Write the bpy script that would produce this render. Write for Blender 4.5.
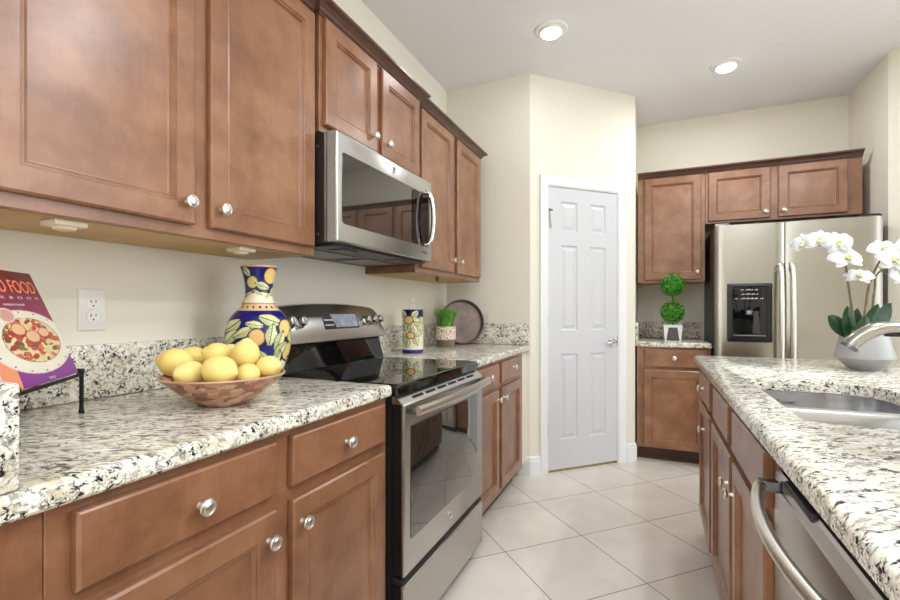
import bpy, bmesh, math, random
from mathutils import Vector, Matrix
random.seed(7)
PI = math.pi
scene = bpy.context.scene
for o in list(bpy.data.objects):
    bpy.data.objects.remove(o)
C = scene.collection

# ------------------------------------------------------------------ camera, world, lights, exposure
TH = 0.4166
F_PX = 455.57
CAMZ = 1.158
cam_d = bpy.data.cameras.new('camera')
cam_d.sensor_fit = 'HORIZONTAL'
cam_d.sensor_width = 36.0
cam_d.lens = F_PX / 900 * 36.0
cam_d.shift_y = 9.8 / 900
cam_d.clip_start = 0.02
cam = bpy.data.objects.new('camera', cam_d)
C.objects.link(cam)
cam.location = (0, 0, CAMZ)
cam.rotation_euler = (PI / 2, 0, TH)
scene.camera = cam

world = bpy.data.worlds.new('world')
scene.world = world
world.use_nodes = True
bg = world.node_tree.nodes['Background']
bg.inputs[0].default_value = (0.90, 0.955, 1.0, 1)
bg.inputs[1].default_value = 3.6

scene.view_settings.view_transform = 'Standard'
scene.view_settings.look = 'None'
scene.view_settings.gamma = 1.0
scene.view_settings.use_curve_mapping = False
scene.view_settings.exposure = 0.26
LAMP_W = 11.0
CEIL_Z = 2.805

# ------------------------------------------------------------------ material helpers
def lin(c):
    return tuple((x / 12.92 if x <= 0.04045 else ((x + 0.055) / 1.055) ** 2.4) for x in c)

def srgb(r, g, b):
    return lin((r / 255, g / 255, b / 255))

class N:
    def __init__(self, name):
        self.m = bpy.data.materials.new(name)
        self.m.use_nodes = True
        self.t = self.m.node_tree
        self.b = self.t.nodes['Principled BSDF']
        self.tc = None
    def node(self, kind, **kw):
        n = self.t.nodes.new(kind)
        for k, v in kw.items():
            if k.startswith('i_'):
                key = k[2:].replace('_', ' ')
                n.inputs[key].default_value = v
            else:
                setattr(n, k, v)
        return n
    def link(self, a, b):
        self.t.links.new(a, b)
    def coord(self, scale=(1, 1, 1), rot=(0, 0, 0), loc=(0, 0, 0), rnd=False, typ='POINT'):
        tc = self.node('ShaderNodeTexCoord')
        src = tc.outputs['Object']
        if rnd:
            oi = self.node('ShaderNodeObjectInfo')
            mul = self.node('ShaderNodeVectorMath', operation='SCALE')
            comb = self.node('ShaderNodeCombineXYZ')
            self.link(oi.outputs['Random'], comb.inputs[0])
            self.link(oi.outputs['Random'], comb.inputs[1])
            self.link(oi.outputs['Random'], comb.inputs[2])
            self.link(comb.outputs[0], mul.inputs[0])
            mul.inputs['Scale'].default_value = 17.3
            add = self.node('ShaderNodeVectorMath', operation='ADD')
            self.link(src, add.inputs[0])
            self.link(mul.outputs[0], add.inputs[1])
            src = add.outputs[0]
        mp = self.node('ShaderNodeMapping', vector_type=typ)
        mp.inputs['Location'].default_value = loc
        mp.inputs['Rotation'].default_value = rot
        mp.inputs['Scale'].default_value = scale
        self.link(src, mp.inputs['Vector'])
        return mp.outputs['Vector']
    def noise(self, vec, scale, detail=4, rough=0.55, dist=0.0):
        n = self.node('ShaderNodeTexNoise')
        n.inputs['Scale'].default_value = scale
        n.inputs['Detail'].default_value = detail
        n.inputs['Roughness'].default_value = rough
        n.inputs['Distortion'].default_value = dist
        self.link(vec, n.inputs['Vector'])
        return n.outputs['Fac']
    def ramp(self, fac, stops, interp='LINEAR'):
        r = self.node('ShaderNodeValToRGB')
        r.color_ramp.interpolation = interp
        e = r.color_ramp.elements
        while len(e) < len(stops):
            e.new(0.5)
        for i, (p, c) in enumerate(stops):
            e[i].position = p
            e[i].color = (*c, 1) if len(c) == 3 else c
        self.link(fac, r.inputs[0])
        return r.outputs['Color']
    def mix(self, fac, a, b, mode='MIX'):
        m = self.node('ShaderNodeMix', data_type='RGBA', blend_type=mode)
        for sock, v in ((m.inputs[0], fac), (m.inputs[6], a), (m.inputs[7], b)):
            if hasattr(v, 'is_linked'):
                self.link(v, sock)
            elif isinstance(v, tuple):
                sock.default_value = (*v, 1) if len(v) == 3 else v
            else:
                sock.default_value = v
        return m.outputs[2]
    def bump(self, h, strength=0.3, dist=0.01):
        b = self.node('ShaderNodeBump')
        b.inputs['Strength'].default_value = strength
        b.inputs['Distance'].default_value = dist
        self.link(h, b.inputs['Height'])
        self.link(b.outputs[0], self.b.inputs['Normal'])
    def col(self, v):
        if isinstance(v, tuple):
            self.b.inputs['Base Color'].default_value = (*v, 1)
        else:
            self.link(v, self.b.inputs['Base Color'])
        return self
    def set(self, **kw):
        for k, v in kw.items():
            self.b.inputs[k.replace('_', ' ')].default_value = v
        return self

def plain(name, c, rough=0.5, metal=0.0, **kw):
    n = N(name)
    n.col(c)
    n.set(Roughness=rough, Metallic=metal, **kw)
    return n.m

def mottled(name, c1, c2, scale, rough=0.5, **kw):
    n = N(name)
    v = n.coord(rnd=True)
    n.col(n.ramp(n.noise(v, scale), [(0.3, c1), (0.7, c2)]))
    n.set(Roughness=rough, **kw)
    return n.m

def wood(name, c_dark, c_mid, c_light, rough=0.30, grain=(14, 14, 1.6)):
    n = N(name)
    v = n.coord(rnd=True)
    blot = n.noise(v, 7.0, 5, 0.62, 0.15)
    base = n.ramp(blot, [(0.28, c_dark), (0.5, c_mid), (0.74, c_light)])
    vg = n.coord(scale=grain, rnd=True)
    gr = n.noise(vg, 9.0, 5, 0.6, 0.3)
    g2 = n.ramp(gr, [(0.3, (0.74, 0.72, 0.70)), (0.65, (1, 1, 1))])
    n.col(n.mix(0.35, base, g2, 'MULTIPLY'))
    n.set(Roughness=rough)
    n.b.inputs['Coat Weight'].default_value = 0.25
    n.b.inputs['Coat Roughness'].default_value = 0.25
    n.bump(gr, 0.04, 0.003)
    return n.m

def granite(name):
    n = N(name)
    v = n.coord(scale=(2.3, 1, 1), rot=(0, 0, 0.55), typ='TEXTURE')
    base = n.ramp(n.noise(v, 26, 5, 0.65, 0.6), [(0.28, srgb(178, 168, 134)), (0.42, srgb(222, 215, 195)), (0.58, srgb(240, 237, 227)), (0.78, srgb(208, 194, 152))])
    gray = n.ramp(n.noise(v, 85, 5, 0.7, 0.8), [(0.51, (0, 0, 0)), (0.60, (1, 1, 1))])
    c = n.mix(gray, base, srgb(156, 152, 144))
    sp = n.ramp(n.noise(v, 125, 4, 0.65, 0.8), [(0.525, (0, 0, 0)), (0.57, (1, 1, 1))])
    cl = n.ramp(n.noise(v, 33, 3, 0.6), [(0.42, (0.0, 0.0, 0.0)), (0.52, (1, 1, 1))])
    spc = n.mix(1.0, sp, cl, 'MULTIPLY')
    c = n.mix(spc, c, srgb(36, 33, 38))
    n.col(c)
    n.set(Roughness=0.12)
    n.b.inputs['Specular IOR Level'].default_value = 0.28
    return n.m

def steel(name, c, rough=0.27, stretch=None):
    n = N(name)
    n.col(c)
    n.set(Metallic=1.0, Roughness=rough)
    return n.m

def painted(name, rough=0.18):
    n = N(name)
    a = n.node('ShaderNodeVertexColor', layer_name='Paint')
    n.col(a.outputs['Color'])
    n.set(Roughness=rough)
    return n.m

def emit(name, c, s):
    n = N(name)
    n.col((0.9, 0.9, 0.9))
    n.b.inputs['Emission Color'].default_value = (*c, 1)
    n.b.inputs['Emission Strength'].default_value = s
    return n.m

def wall_mat(name, c, bs=0.25, scale=70):
    n = N(name)
    v = n.coord()
    h = n.noise(v, scale, 3, 0.55)
    n.col(c)
    n.set(Roughness=0.75)
    n.bump(h, bs, 0.004)
    return n.m

M = {}
M['wall'] = wall_mat('cream_wall_paint', srgb(233, 228, 213))
M['ceiling'] = wall_mat('ceiling_texture', srgb(236, 236, 238), 0.6, 34)
M['trimw'] = plain('white_trim_paint', srgb(238, 238, 240), 0.4)
M['doorw'] = plain('white_door_paint', srgb(208, 208, 212), 0.38)
M['wood'] = wood('stained_maple', srgb(120, 78, 53), srgb(143, 98, 69), srgb(164, 120, 90))
M['wood_crown'] = wood('dark_glazed_maple', srgb(70, 44, 34), srgb(88, 58, 46), srgb(102, 70, 56))
M['wood_raw'] = mottled('cabinet_underside', srgb(196, 160, 108), srgb(214, 180, 130), 6, 0.6)
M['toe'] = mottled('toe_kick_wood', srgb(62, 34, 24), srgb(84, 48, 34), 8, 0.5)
M['granite'] = granite('speckled_granite')
M['steel'] = steel('brushed_steel', srgb(186, 184, 180))
M['steel_f'] = steel('brushed_steel_fridge', srgb(168, 164, 155), 0.24, (120, 120, 2))
M['steel_d'] = steel('dark_steel', srgb(120, 120, 122), 0.35)
M['nickel'] = plain('satin_nickel', srgb(222, 218, 210), 0.33, 1.0)
M['chrome'] = plain('chrome', srgb(220, 220, 222), 0.08, 1.0)
M['blackglass'] = plain('black_glass', srgb(12, 12, 13), 0.03)
M['blackglass'].node_tree.nodes['Principled BSDF'].inputs['IOR'].default_value = 1.5
M['ovenglass'] = plain('oven_glass', srgb(34, 34, 34), 0.03)
M['ovenglass'].node_tree.nodes['Principled BSDF'].inputs['IOR'].default_value = 2.6
M['black'] = plain('black_plastic', srgb(18, 18, 20), 0.35)
M['blacksheet'] = plain('black_sheet_metal', srgb(40, 39, 42), 0.4)
M['iron'] = plain('wrought_iron', srgb(22, 20, 20), 0.5, 0.4)
M['white'] = plain('white_plastic', srgb(240, 238, 234), 0.35)
M['pucks'] = plain('puck_plastic', srgb(228, 218, 196), 0.5)
M['greyplastic'] = plain('grey_plastic', srgb(150, 149, 148), 0.4)
M['sink'] = plain('sink_steel', srgb(206, 206, 208), 0.22, 1.0)
M['tap'] = plain('tap_nickel', srgb(176, 172, 166), 0.2, 1.0)
M['dark'] = plain('dark_slot', srgb(14, 14, 14), 0.8)
M['lcd'] = mottled('lcd_panel', srgb(120, 126, 140), srgb(168, 172, 184), 40, 0.15)
M['lcdb'] = plain('display_surround', srgb(46, 46, 50), 0.12)
M['mark'] = plain('printed_white', srgb(210, 210, 212), 0.5)
M['markd'] = plain('printed_grey', srgb(90, 90, 94), 0.5)
M['emblem'] = plain('emblem_silver', srgb(228, 228, 230), 0.2, 0.8)
M['lens'] = emit('lamp_lens', (0.95, 0.98, 1.0), 16.0)
M['paint'] = painted('glazed_paint')
M['cover'] = painted('book_cover_print', 0.3)
M['page'] = plain('paper', srgb(230, 222, 205), 0.8)
M['title'] = plain('title_orange', srgb(240, 150, 110), 0.5)
M['titled'] = plain('title_red', srgb(176, 44, 30), 0.5)
M['lemon'] = N('lemon_skin')
_v = M['lemon'].coord(rnd=True)
M['lemon'].col(M['lemon'].ramp(M['lemon'].noise(_v, 14), [(0.3, srgb(243, 214, 116)), (0.7, srgb(250, 228, 146))]))
M['lemon'].set(Roughness=0.42)
M['lemon'].b.inputs['Subsurface Weight'].default_value = 0.0
M['lemon'].bump(M['lemon'].noise(_v, 260, 2), 0.12, 0.002)
M['lemon'] = M['lemon'].m
M['lemon_end'] = plain('lemon_stem_scar', srgb(120, 96, 40), 0.7)
_n = N('patchwork_bowl_wood')
_vv = _n.coord(scale=(1, 1, 2.4))
_vo = _n.node('ShaderNodeTexVoronoi')
_vo.inputs['Scale'].default_value = 36
_n.link(_vv, _vo.inputs['Vector'])
_sep = _n.node('ShaderNodeSeparateColor')
_n.link(_vo.outputs['Color'], _sep.inputs[0])
_n.col(_n.ramp(_sep.outputs[0], [(0.0, srgb(134, 84, 60)), (0.35, srgb(170, 116, 86)), (0.65, srgb(196, 146, 116)), (1.0, srgb(214, 178, 154))], 'LINEAR'))
_n.set(Roughness=0.22)
M['bowl'] = _n.m
M['bowlrim'] = mottled('bowl_rim_wood', srgb(180, 138, 108), srgb(206, 166, 138), 20, 0.3)
M['grass'] = mottled('grass_blade', srgb(44, 116, 34), srgb(128, 192, 70), 60, 0.5)
M['boxwood'] = mottled('boxwood_leaf', srgb(30, 110, 16), srgb(98, 186, 44), 70, 0.5)
M['boxcore'] = plain('boxwood_core', srgb(18, 56, 12), 0.8)
M['bark'] = mottled('twig_bark', srgb(78, 62, 42), srgb(118, 98, 66), 40, 0.7)
M['stem'] = mottled('orchid_stem', srgb(92, 76, 50), srgb(128, 116, 74), 60, 0.5)
M['oleaf'] = mottled('orchid_leaf', srgb(28, 62, 34), srgb(62, 96, 58), 20, 0.35)
M['petal'] = mottled('orchid_petal', srgb(244, 244, 246), srgb(252, 252, 252), 20, 0.5)
M['lip'] = mottled('orchid_lip', srgb(226, 214, 110), srgb(240, 236, 178), 60, 0.5)
M['greypot'] = plain('grey_ceramic', srgb(160, 160, 160), 0.35)
M['soil'] = mottled('moss_soil', srgb(42, 40, 24), srgb(70, 66, 40), 60, 0.9)
M['tray'] = wood('weathered_tray_wood', srgb(96, 80, 72), srgb(128, 110, 100), srgb(156, 138, 126), 0.55, (3, 20, 20))
M['trayrim'] = mottled('tray_rim_wood', srgb(64, 48, 42), srgb(92, 72, 62), 20, 0.5)
M['woodpot'] = wood('grey_brown_pot_wood', srgb(92, 78, 66), srgb(118, 102, 88), srgb(134, 118, 104), 0.6)
_n = N('woven_pot_band')
_w = _n.coord(scale=(1, 1, 1))
_vo = _n.node('ShaderNodeTexVoronoi')
_vo.inputs['Scale'].default_value = 90
_n.link(_w, _vo.inputs['Vector'])
_n.col(_n.ramp(_vo.outputs['Distance'], [(0.2, srgb(238, 228, 214)), (0.55, srgb(226, 208, 190)), (0.7, srgb(184, 150, 130))]))
_n.set(Roughness=0.7)
M['woven'] = _n.m
M['darkspeck'] = mottled('dark_speckled_panel', srgb(40, 40, 42), srgb(112, 110, 108), 160, 0.3)
M['gold'] = plain('brass_threshold', srgb(150, 128, 62), 0.4, 0.6)
M['tile'] = None
def floor_mat():
    n = N('floor_tile')
    v = n.coord(loc=(-0.64, 2.722, 0), rot=(0, 0, PI / 4), typ='TEXTURE')
    br = n.node('ShaderNodeTexBrick')
    br.offset = 0.0
    br.squash = 1.0
    br.inputs['Scale'].default_value = 1.0
    br.inputs['Brick Width'].default_value = 0.44
    br.inputs['Row Height'].default_value = 0.44
    br.inputs['Mortar Size'].default_value = 0.0028
    br.inputs['Mortar Smooth'].default_value = 0.1
    br.inputs['Bias'].default_value = 0.0
    br.inputs['Color1'].default_value = (*srgb(232, 224, 213), 1)
    br.inputs['Color2'].default_value = (*srgb(238, 231, 221), 1)
    br.inputs['Mortar'].default_value = (*srgb(168, 156, 138), 1)
    n.link(v, br.inputs['Vector'])
    v2 = n.coord()
    cl = n.ramp(n.noise(v2, 3.2, 6, 0.6, 0.4), [(0.3, (0.80, 0.785, 0.76)), (0.7, (1, 1, 1))])
    n.col(n.mix(0.75, br.outputs['Color'], cl, 'MULTIPLY'))
    n.set(Roughness=0.22)
    inv = n.node('ShaderNodeMath', operation='SUBTRACT')
    inv.inputs[0].default_value = 1.0
    n.link(br.outputs['Fac'], inv.inputs[1])
    n.bump(inv.outputs[0], 0.3, 0.002)
    return n.m
M['tile'] = floor_mat()

# ------------------------------------------------------------------ mesh helpers
def new():
    return bmesh.new()

def box(bm, x0, x1, y0, y1, z0, z1, bev=0.0, seg=2):
    r = bmesh.ops.create_cube(bm, size=1.0)
    vs = r['verts']
    for v in vs:
        v.co = Vector((x0 + (v.co.x + 0.5) * (x1 - x0), y0 + (v.co.y + 0.5) * (y1 - y0), z0 + (v.co.z + 0.5) * (z1 - z0)))
    if bev > 0:
        es = list({e for v in vs for e in v.link_edges})
        bmesh.ops.bevel(bm, geom=es, offset=bev, segments=seg, affect='EDGES', profile=0.5)
    return bm

def rings(bm, loops, closed=True, cap0=True, cap1=True):
    """bridge successive loops of equal length"""
    vl = [[bm.verts.new(p) for p in lp] for lp in loops]
    n = len(vl[0])
    for a, b in zip(vl, vl[1:]):
        rng = range(n) if closed else range(n - 1)
        for i in rng:
            j = (i + 1) % n
            bm.faces.new((a[i], a[j], b[j], b[i]))
    if cap0:
        bm.faces.new(list(reversed(vl[0])))
    if cap1:
        bm.faces.new(vl[-1])
    return vl

def lathe(bm, prof, n=32, origin=(0, 0, 0), axis='z', cap0=True, cap1=True):
    """prof: list of (radius, height) along the axis"""
    loops = []
    ox, oy, oz = origin
    for r, h in prof:
        r = max(r, 1e-4)
        lp = []
        for k in range(n):
            a = 2 * PI * k / n
            c_, s_ = r * math.cos(a), r * math.sin(a)
            if axis == 'z':
                lp.append((ox + c_, oy + s_, oz + h))
            elif axis == '-y':
                lp.append((ox + c_, oy - h, oz + s_))
            elif axis == 'x':
                lp.append((ox + h, oy + c_, oz + s_))
        loops.append(lp)
    return rings(bm, loops, True, cap0, cap1)

def tube(bm, pts, rad, n=10, cap=True, flat=None):
    """sweep a circle along pts; rad is a number or a list; flat=(a,b) squashes it"""
    pts = [Vector(p) for p in pts]
    if not hasattr(rad, '__len__'):
        rad = [rad] * len(pts)
    loops = []
    up = Vector((0, 0, 1))
    t0 = (pts[1] - pts[0]).normalized()
    if abs(t0.dot(up)) > 0.95:
        up = Vector((0, 1, 0))
    nrm = (up - t0 * up.dot(t0)).normalized()
    for i, p in enumerate(pts):
        if i == 0:
            t = pts[1] - pts[0]
        elif i == len(pts) - 1:
            t = pts[-1] - pts[-2]
        else:
            t = (pts[i + 1] - pts[i]).normalized() + (pts[i] - pts[i - 1]).normalized()
        t.normalize()
        nrm = (nrm - t * nrm.dot(t)).normalized()
        bn = t.cross(nrm)
        fa, fb = flat if flat else (1, 1)
        loops.append([p + rad[i] * (fa * math.cos(2 * PI * k / n) * nrm + fb * math.sin(2 * PI * k / n) * bn) for k in range(n)])
    rings(bm, loops, True, cap, cap)

def smooth_path(pts, m=6):
    """Catmull-Rom through pts"""
    P = [Vector(p) for p in pts]
    P = [P[0] * 2 - P[1]] + P + [P[-1] * 2 - P[-2]]
    out = []
    for i in range(1, len(P) - 2):
        a, b, c, d = P[i - 1:i + 3]
        for k in range(m):
            t = k / m
            out.append(0.5 * ((2 * b) + (c - a) * t + (2 * a - 5 * b + 4 * c - d) * t * t + (3 * b - a - 3 * c + d) * t ** 3))
    out.append(P[-2])
    return out

def rrect(x0, x1, y0, y1, r, n=5):
    """rounded rectangle, r one number or four (x0y0, x1y0, x1y1, x0y1), counterclockwise"""
    if not hasattr(r, '__len__'):
        r = (r,) * 4
    pts = []
    for (cx, cy, a0), q in zip(((x0, y0, PI), (x1, y0, 1.5 * PI), (x1, y1, 0), (x0, y1, 0.5 * PI)), r):
        q = max(q, 1e-4)
        ox = cx + q if cx == x0 else cx - q
        oy = cy + q if cy == y0 else cy - q
        for k in range(n + 1):
            a = a0 + k / n * PI / 2
            pts.append((ox + q * math.cos(a), oy + q * math.sin(a)))
    return pts

def finish(bm, name, mat, smooth=None, parent=None, loc=(0, 0, 0)):
    bmesh.ops.recalc_face_normals(bm, faces=bm.faces)
    me = bpy.data.meshes.new(name)
    if smooth is not None:
        for f in bm.faces:
            f.smooth = True
        for e in bm.edges:
            if len(e.link_faces) == 2 and e.calc_face_angle(0) > smooth:
                e.smooth = False
    bm.to_mesh(me)
    bm.free()
    o = bpy.data.objects.new(name, me)
    if isinstance(mat, (list, tuple)):
        for m in mat:
            me.materials.append(m)
    else:
        me.materials.append(mat)
    C.objects.link(o)
    if parent:
        o.parent = parent
    o.location = loc
    return o

SM = math.radians(38)

def thing(name, label, cat, loc=(0, 0, 0), rotz=0.0, group=None):
    o = bpy.data.objects.new(name, None)
    o.empty_display_size = 0.05
    C.objects.link(o)
    o.location = loc
    o.rotation_euler = (0, 0, rotz)
    tag(o, label, cat, group)
    return o

def tag(o, label=None, cat=None, group=None, kind=None):
    if label: o['label'] = label
    if cat: o['category'] = cat
    if group: o['group'] = group
    if kind: o['kind'] = kind
    return o

def copy_tree(o, parent=None):
    c = o.copy()
    C.objects.link(c)
    if parent:
        c.parent = parent
    for ch in list(o.children):
        copy_tree(ch, c)
    return c

def part(name, bm, mat, parent, smooth=SM, loc=(0, 0, 0), label=None):
    o = finish(bm, name, mat, smooth, parent, loc)
    if label: o['label'] = label
    return o

def struct(name, bm, mat, smooth=None):
    o = finish(bm, name, mat, smooth)
    o['kind'] = 'structure'
    return o

def text_bm(s, size, spacing=1.0, extrude=0.0004, bold=0.0):
    cu = bpy.data.curves.new('txt', 'FONT')
    cu.body = s
    cu.size = size
    cu.extrude = extrude
    cu.offset = bold
    cu.space_character = spacing
    cu.align_x = 'LEFT'
    ob = bpy.data.objects.new('txt', cu)
    C.objects.link(ob)
    bpy.context.view_layer.update()
    me = bpy.data.meshes.new_from_object(ob.evaluated_get(bpy.context.evaluated_depsgraph_get()))
    bpy.data.objects.remove(ob)
    bm = new()
    bm.from_mesh(me)
    bpy.data.meshes.remove(me)
    return bm

def fit_text(bm, x0, x1, z0, z1):
    """scale text into x0..x1, z0..z1 of the local xz plane, front facing -y"""
    xs = [v.co.x for v in bm.verts]; ys = [v.co.y for v in bm.verts]
    a, b, c_, d = min(xs), max(xs), min(ys), max(ys)
    for v in bm.verts:
        v.co = Vector((x0 + (v.co.x - a) / (b - a) * (x1 - x0), -v.co.z, z0 + (v.co.y - c_) / (d - c_) * (z1 - z0)))
    return bm

S_, C_ = math.sin(TH), math.cos(TH)
def place(u, v, D):
    """world point that the photo shows at (u, v) when it lies D metres deep"""
    a = (u - 450) / F_PX * D
    return Vector((a * C_ - D * S_, a * S_ + D * C_, CAMZ - (v - 309.8) * D / F_PX))

# ------------------------------------------------------------------ the setting
WX = -1.414          # left wall
PY = 3.13            # pantry front wall
PX = -0.775          # pantry corner
QX, QY = -0.117, 3.788
BY = 4.43            # back wall
RX = 1.382           # right return wall
bm = new(); box(bm, -1.6, 4.2, -3.6, 4.6, -0.08, 0.0)
struct('floor', bm, M['tile'])
bm = new(); box(bm, -1.6, 4.2, -3.6, 4.6, CEIL_Z, CEIL_Z + 0.1)
struct('ceiling', bm, M['ceiling'])
T = 0.1
bm = new(); box(bm, WX - T, WX, -0.9, PY + 0.02, 0, CEIL_Z)
struct('wall_left', bm, M['wall'])
bm = new(); box(bm, -1.6, 4.2, -3.7, -3.6, 0, CEIL_Z)
struct('wall_rear', bm, M['wall'])  # unseen rear wall, put in to cut light on the pantry door
bm = new(); box(bm, 4.2, 4.3, -3.7, 0.4, 0, CEIL_Z)
struct('wall_side_light_block', bm, M['wall'])  # unseen wall section added to block light reaching the pantry diagonal
bm = new(); box(bm, WX, PX - 0.0, PY, PY + T, 0, CEIL_Z)
struct('wall_pantry_front', bm, M['wall'])

DW = 0.9306
def diag_obj(name, bm, mat, smooth=None):
    o = finish(bm, name, mat, smooth)
    o.location = (PX, PY, 0)
    o.rotation_euler = (0, 0, PI / 4)
    return o
D0, D1, DTOP = 0.135, 0.775, 2.05     # rough opening
bm = new()
box(bm, 0, D0, 0, T, 0, CEIL_Z)
box(bm, D1, DW, 0, T, 0, CEIL_Z)
box(bm, D0, D1, 0, T, DTOP, CEIL_Z)
o = diag_obj('wall_pantry_diagonal', bm, M['wall']); o['kind'] = 'structure'
bm = new(); box(bm, QX - T, QX, QY, BY, 0, CEIL_Z)
struct('wall_pantry_side', bm, M['wall'])
bm = new(); box(bm, QX - T, RX + T, BY, BY + T, 0, CEIL_Z)
struct('wall_back', bm, M['wall'])
bm = new(); box(bm, RX, RX + T, 3.794, BY, 0, CEIL_Z)
struct('wall_right', bm, M['wall'])
bm = new(); box(bm, 0, 1.5, 0, T, 0, CEIL_Z)
o = struct('wall_right_diagonal', bm, M['wall']); o.location = (RX, 3.794, 0); o.rotation_euler = (0, 0, -PI / 4)

# baseboards
def bb_prof(bm, x0, x1, y=0.0, h=0.135):
    prof = [(0, 0), (-0.014, 0), (-0.014, h - 0.035), (-0.010, h - 0.022), (-0.010, h - 0.012), (-0.004, h), (0, h)]
    rings(bm, [[(x, y + p, z) for p, z in prof] for x in (x0, x1)])
bm = new(); bb_prof(bm, -0.006, 0.077); o = diag_obj('baseboard_pantry_left', bm, M['trimw']); o['kind'] = 'structure'
bm = new(); bb_prof(bm, 0.838, DW + 0.006); o = diag_obj('baseboard_pantry_right', bm, M['trimw']); o['kind'] = 'structure'
bm = new(); bb_prof(bm, -0.86, PX + 0.006, PY); struct('baseboard_pantry_front', bm, M['trimw'])

# casing of the pantry door
bm = new()
def casing(bm, a0, a1, vertical, z0=0, z1=0):
    pass
cas = [(0.0, 0), (0.0, -0.016), (0.008, -0.02), (0.02, -0.019), (0.03, -0.013), (0.05, -0.012), (0.060, -0.009), (0.064, -0.004), (0.064, 0)]
loops = []
xl, xr, zt = D0 + 0.006, D1 - 0.006, DTOP - 0.006
for (sx, cx, zz) in ((-1, xl, 0.0), (-1, xl, None), (1, xr, None), (1, xr, 0.0)):
    lp = []
    for w_, y_ in cas:
        ww = 0.064 - w_
        z_ = zt + ww if zz is None else 0.0
        lp.append((cx + sx * ww, y_, z_))
    loops.append(lp)
rings(bm, loops)
o = diag_obj('trim_1', bm, M['trimw'], SM); o['kind'] = 'structure'
# jamb
bm = new()
box(bm, D0, D0 + 0.012, -0.002, T, 0, DTOP); box(bm, D1 - 0.012, D1, -0.002, T, 0, DTOP); box(bm, D0 + 0.012, D1 - 0.012, -0.002, T, DTOP - 0.012, DTOP)
o = diag_obj('trim_2', bm, M['trimw']); o['kind'] = 'structure'
bm = new(); box(bm, D0 + 0.012, D1 - 0.012, 0.004, T, 0.0, 0.009, 0.002)
o = diag_obj('trim_3', bm, M['gold']); o['kind'] = 'structure'

# six-panel pantry door
door = thing('door_1', 'white six panel pantry door with chrome lever on the diagonal wall', 'door', (PX, PY, 0), PI / 4)
door['kind'] = 'structure'
dx0, dx1, dz0, dz1 = D0 + 0.014, D1 - 0.014, 0.016, DTOP - 0.015
yf = 0.004
bm = new()
box(bm, dx0, dx1, yf + 0.008, yf + 0.036, dz0, dz1)
cols = ((0.256, 0.402), (0.513, 0.654))
rows = ((0.226, 0.84), (1.008, 1.622), (1.722, 1.936))
xs = [dx0, cols[0][0], cols[0][1], cols[1][0], cols[1][1], dx1]
zs = [dz0] + [z for r in rows for z in r] + [dz1]
for i in range(5):
    for j in range(7):
        a, b, c_, d = xs[i], xs[i + 1], zs[j], zs[j + 1]
        if i in (1, 3) and j in (1, 3, 5):
            def R(o, y): return [(a + o, y, c_ + o), (b - o, y, c_ + o), (b - o, y, d - o), (a + o, y, d - o)]
            rings(bm, [R(0, yf), R(0.010, yf + 0.0085), R(0.018, yf + 0.0085), R(0.040, yf + 0.001)], True, False, True)
        else:
            bm.faces.new([bm.verts.new(p) for p in ((a, yf, c_), (b, yf, c_), (b, yf, d), (a, yf, d))])
bmesh.ops.remove_doubles(bm, verts=bm.verts, dist=1e-5)
for (a, b, c_, d) in ((dx0, dx0, dz0, dz1), (dx1, dx1, dz0, dz1)):
    bm.faces.new([bm.verts.new(p) for p in ((a, yf, c_), (a, yf + 0.008, c_), (a, yf + 0.008, d), (a, yf, d))])
part('door_leaf', bm, M['doorw'], door, None)
def make_lever(parent):
    bm = new()
    lathe(bm, [(0.0305, 0), (0.0305, 0.006), (0.027, 0.011), (0.012, 0.013), (0.011, 0.04), (0.013, 0.044), (0.013, 0.058), (0.009, 0.062), (0, 0.062)], 24, (0.708, yf, 0.922), '-y')
    h = part('handle', bm, M['chrome'], parent, label='chrome lever handle')
    bm = new()
    tube(bm, smooth_path([(0.708, yf - 0.052, 0.922), (0.68, yf - 0.055, 0.925), (0.65, yf - 0.056, 0.916), (0.615, yf - 0.052, 0.914)], 5), [0.011] * 5 + [0.009] * 6 + [0.008] * 4 + [0.005], 12)
    part('lever', bm, M['chrome'], h)
make_lever(door)
bm = new(); box(bm, dx1 - 0.0015, dx1 + 0.011, yf - 0.004, yf + 0.0, 0.895, 0.962, 0.0008)
part('strike_plate', bm, M['steel_d'], door)
for zz in (0.30, 1.075, 1.86):
    bm = new()
    lathe(bm, [(0.0055, -0.045), (0.0055, 0.045)], 10, (dx0 - 0.003, yf - 0.005, zz))
    part('hinge', bm, M['nickel'], door)
# swing hook at the upper left of the door
hk = thing('door_hook', 'small chrome latch hook hanging at the pantry door upper left', 'hook', (PX, PY, 0), PI / 4)
bm = new(); box(bm, 0.150, 0.186, yf - 0.007, yf - 0.0005, 1.862, 1.876, 0.002)
lathe(bm, [(0.007, 0.0), (0.007, 0.014), (0.004, 0.017)], 12, (0.154, yf - 0.006, 1.869), '-y')
part('plate', bm, M['steel_d'], hk)
for k in range(5):
    bm = new()
    cx, cz = 0.155 + 0.003 * k, 1.846 - 0.024 * k
    tube(bm, [(cx + 0.005 * math.cos(q / 10 * 2 * PI), yf - 0.008 + 0.003 * (k % 2) * math.cos(q), cz + 0.014 * math.sin(q / 10 * 2 * PI)) for q in range(11)], 0.0016, 6)
    part('chain_link', bm, M['steel_d'], hk)

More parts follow.
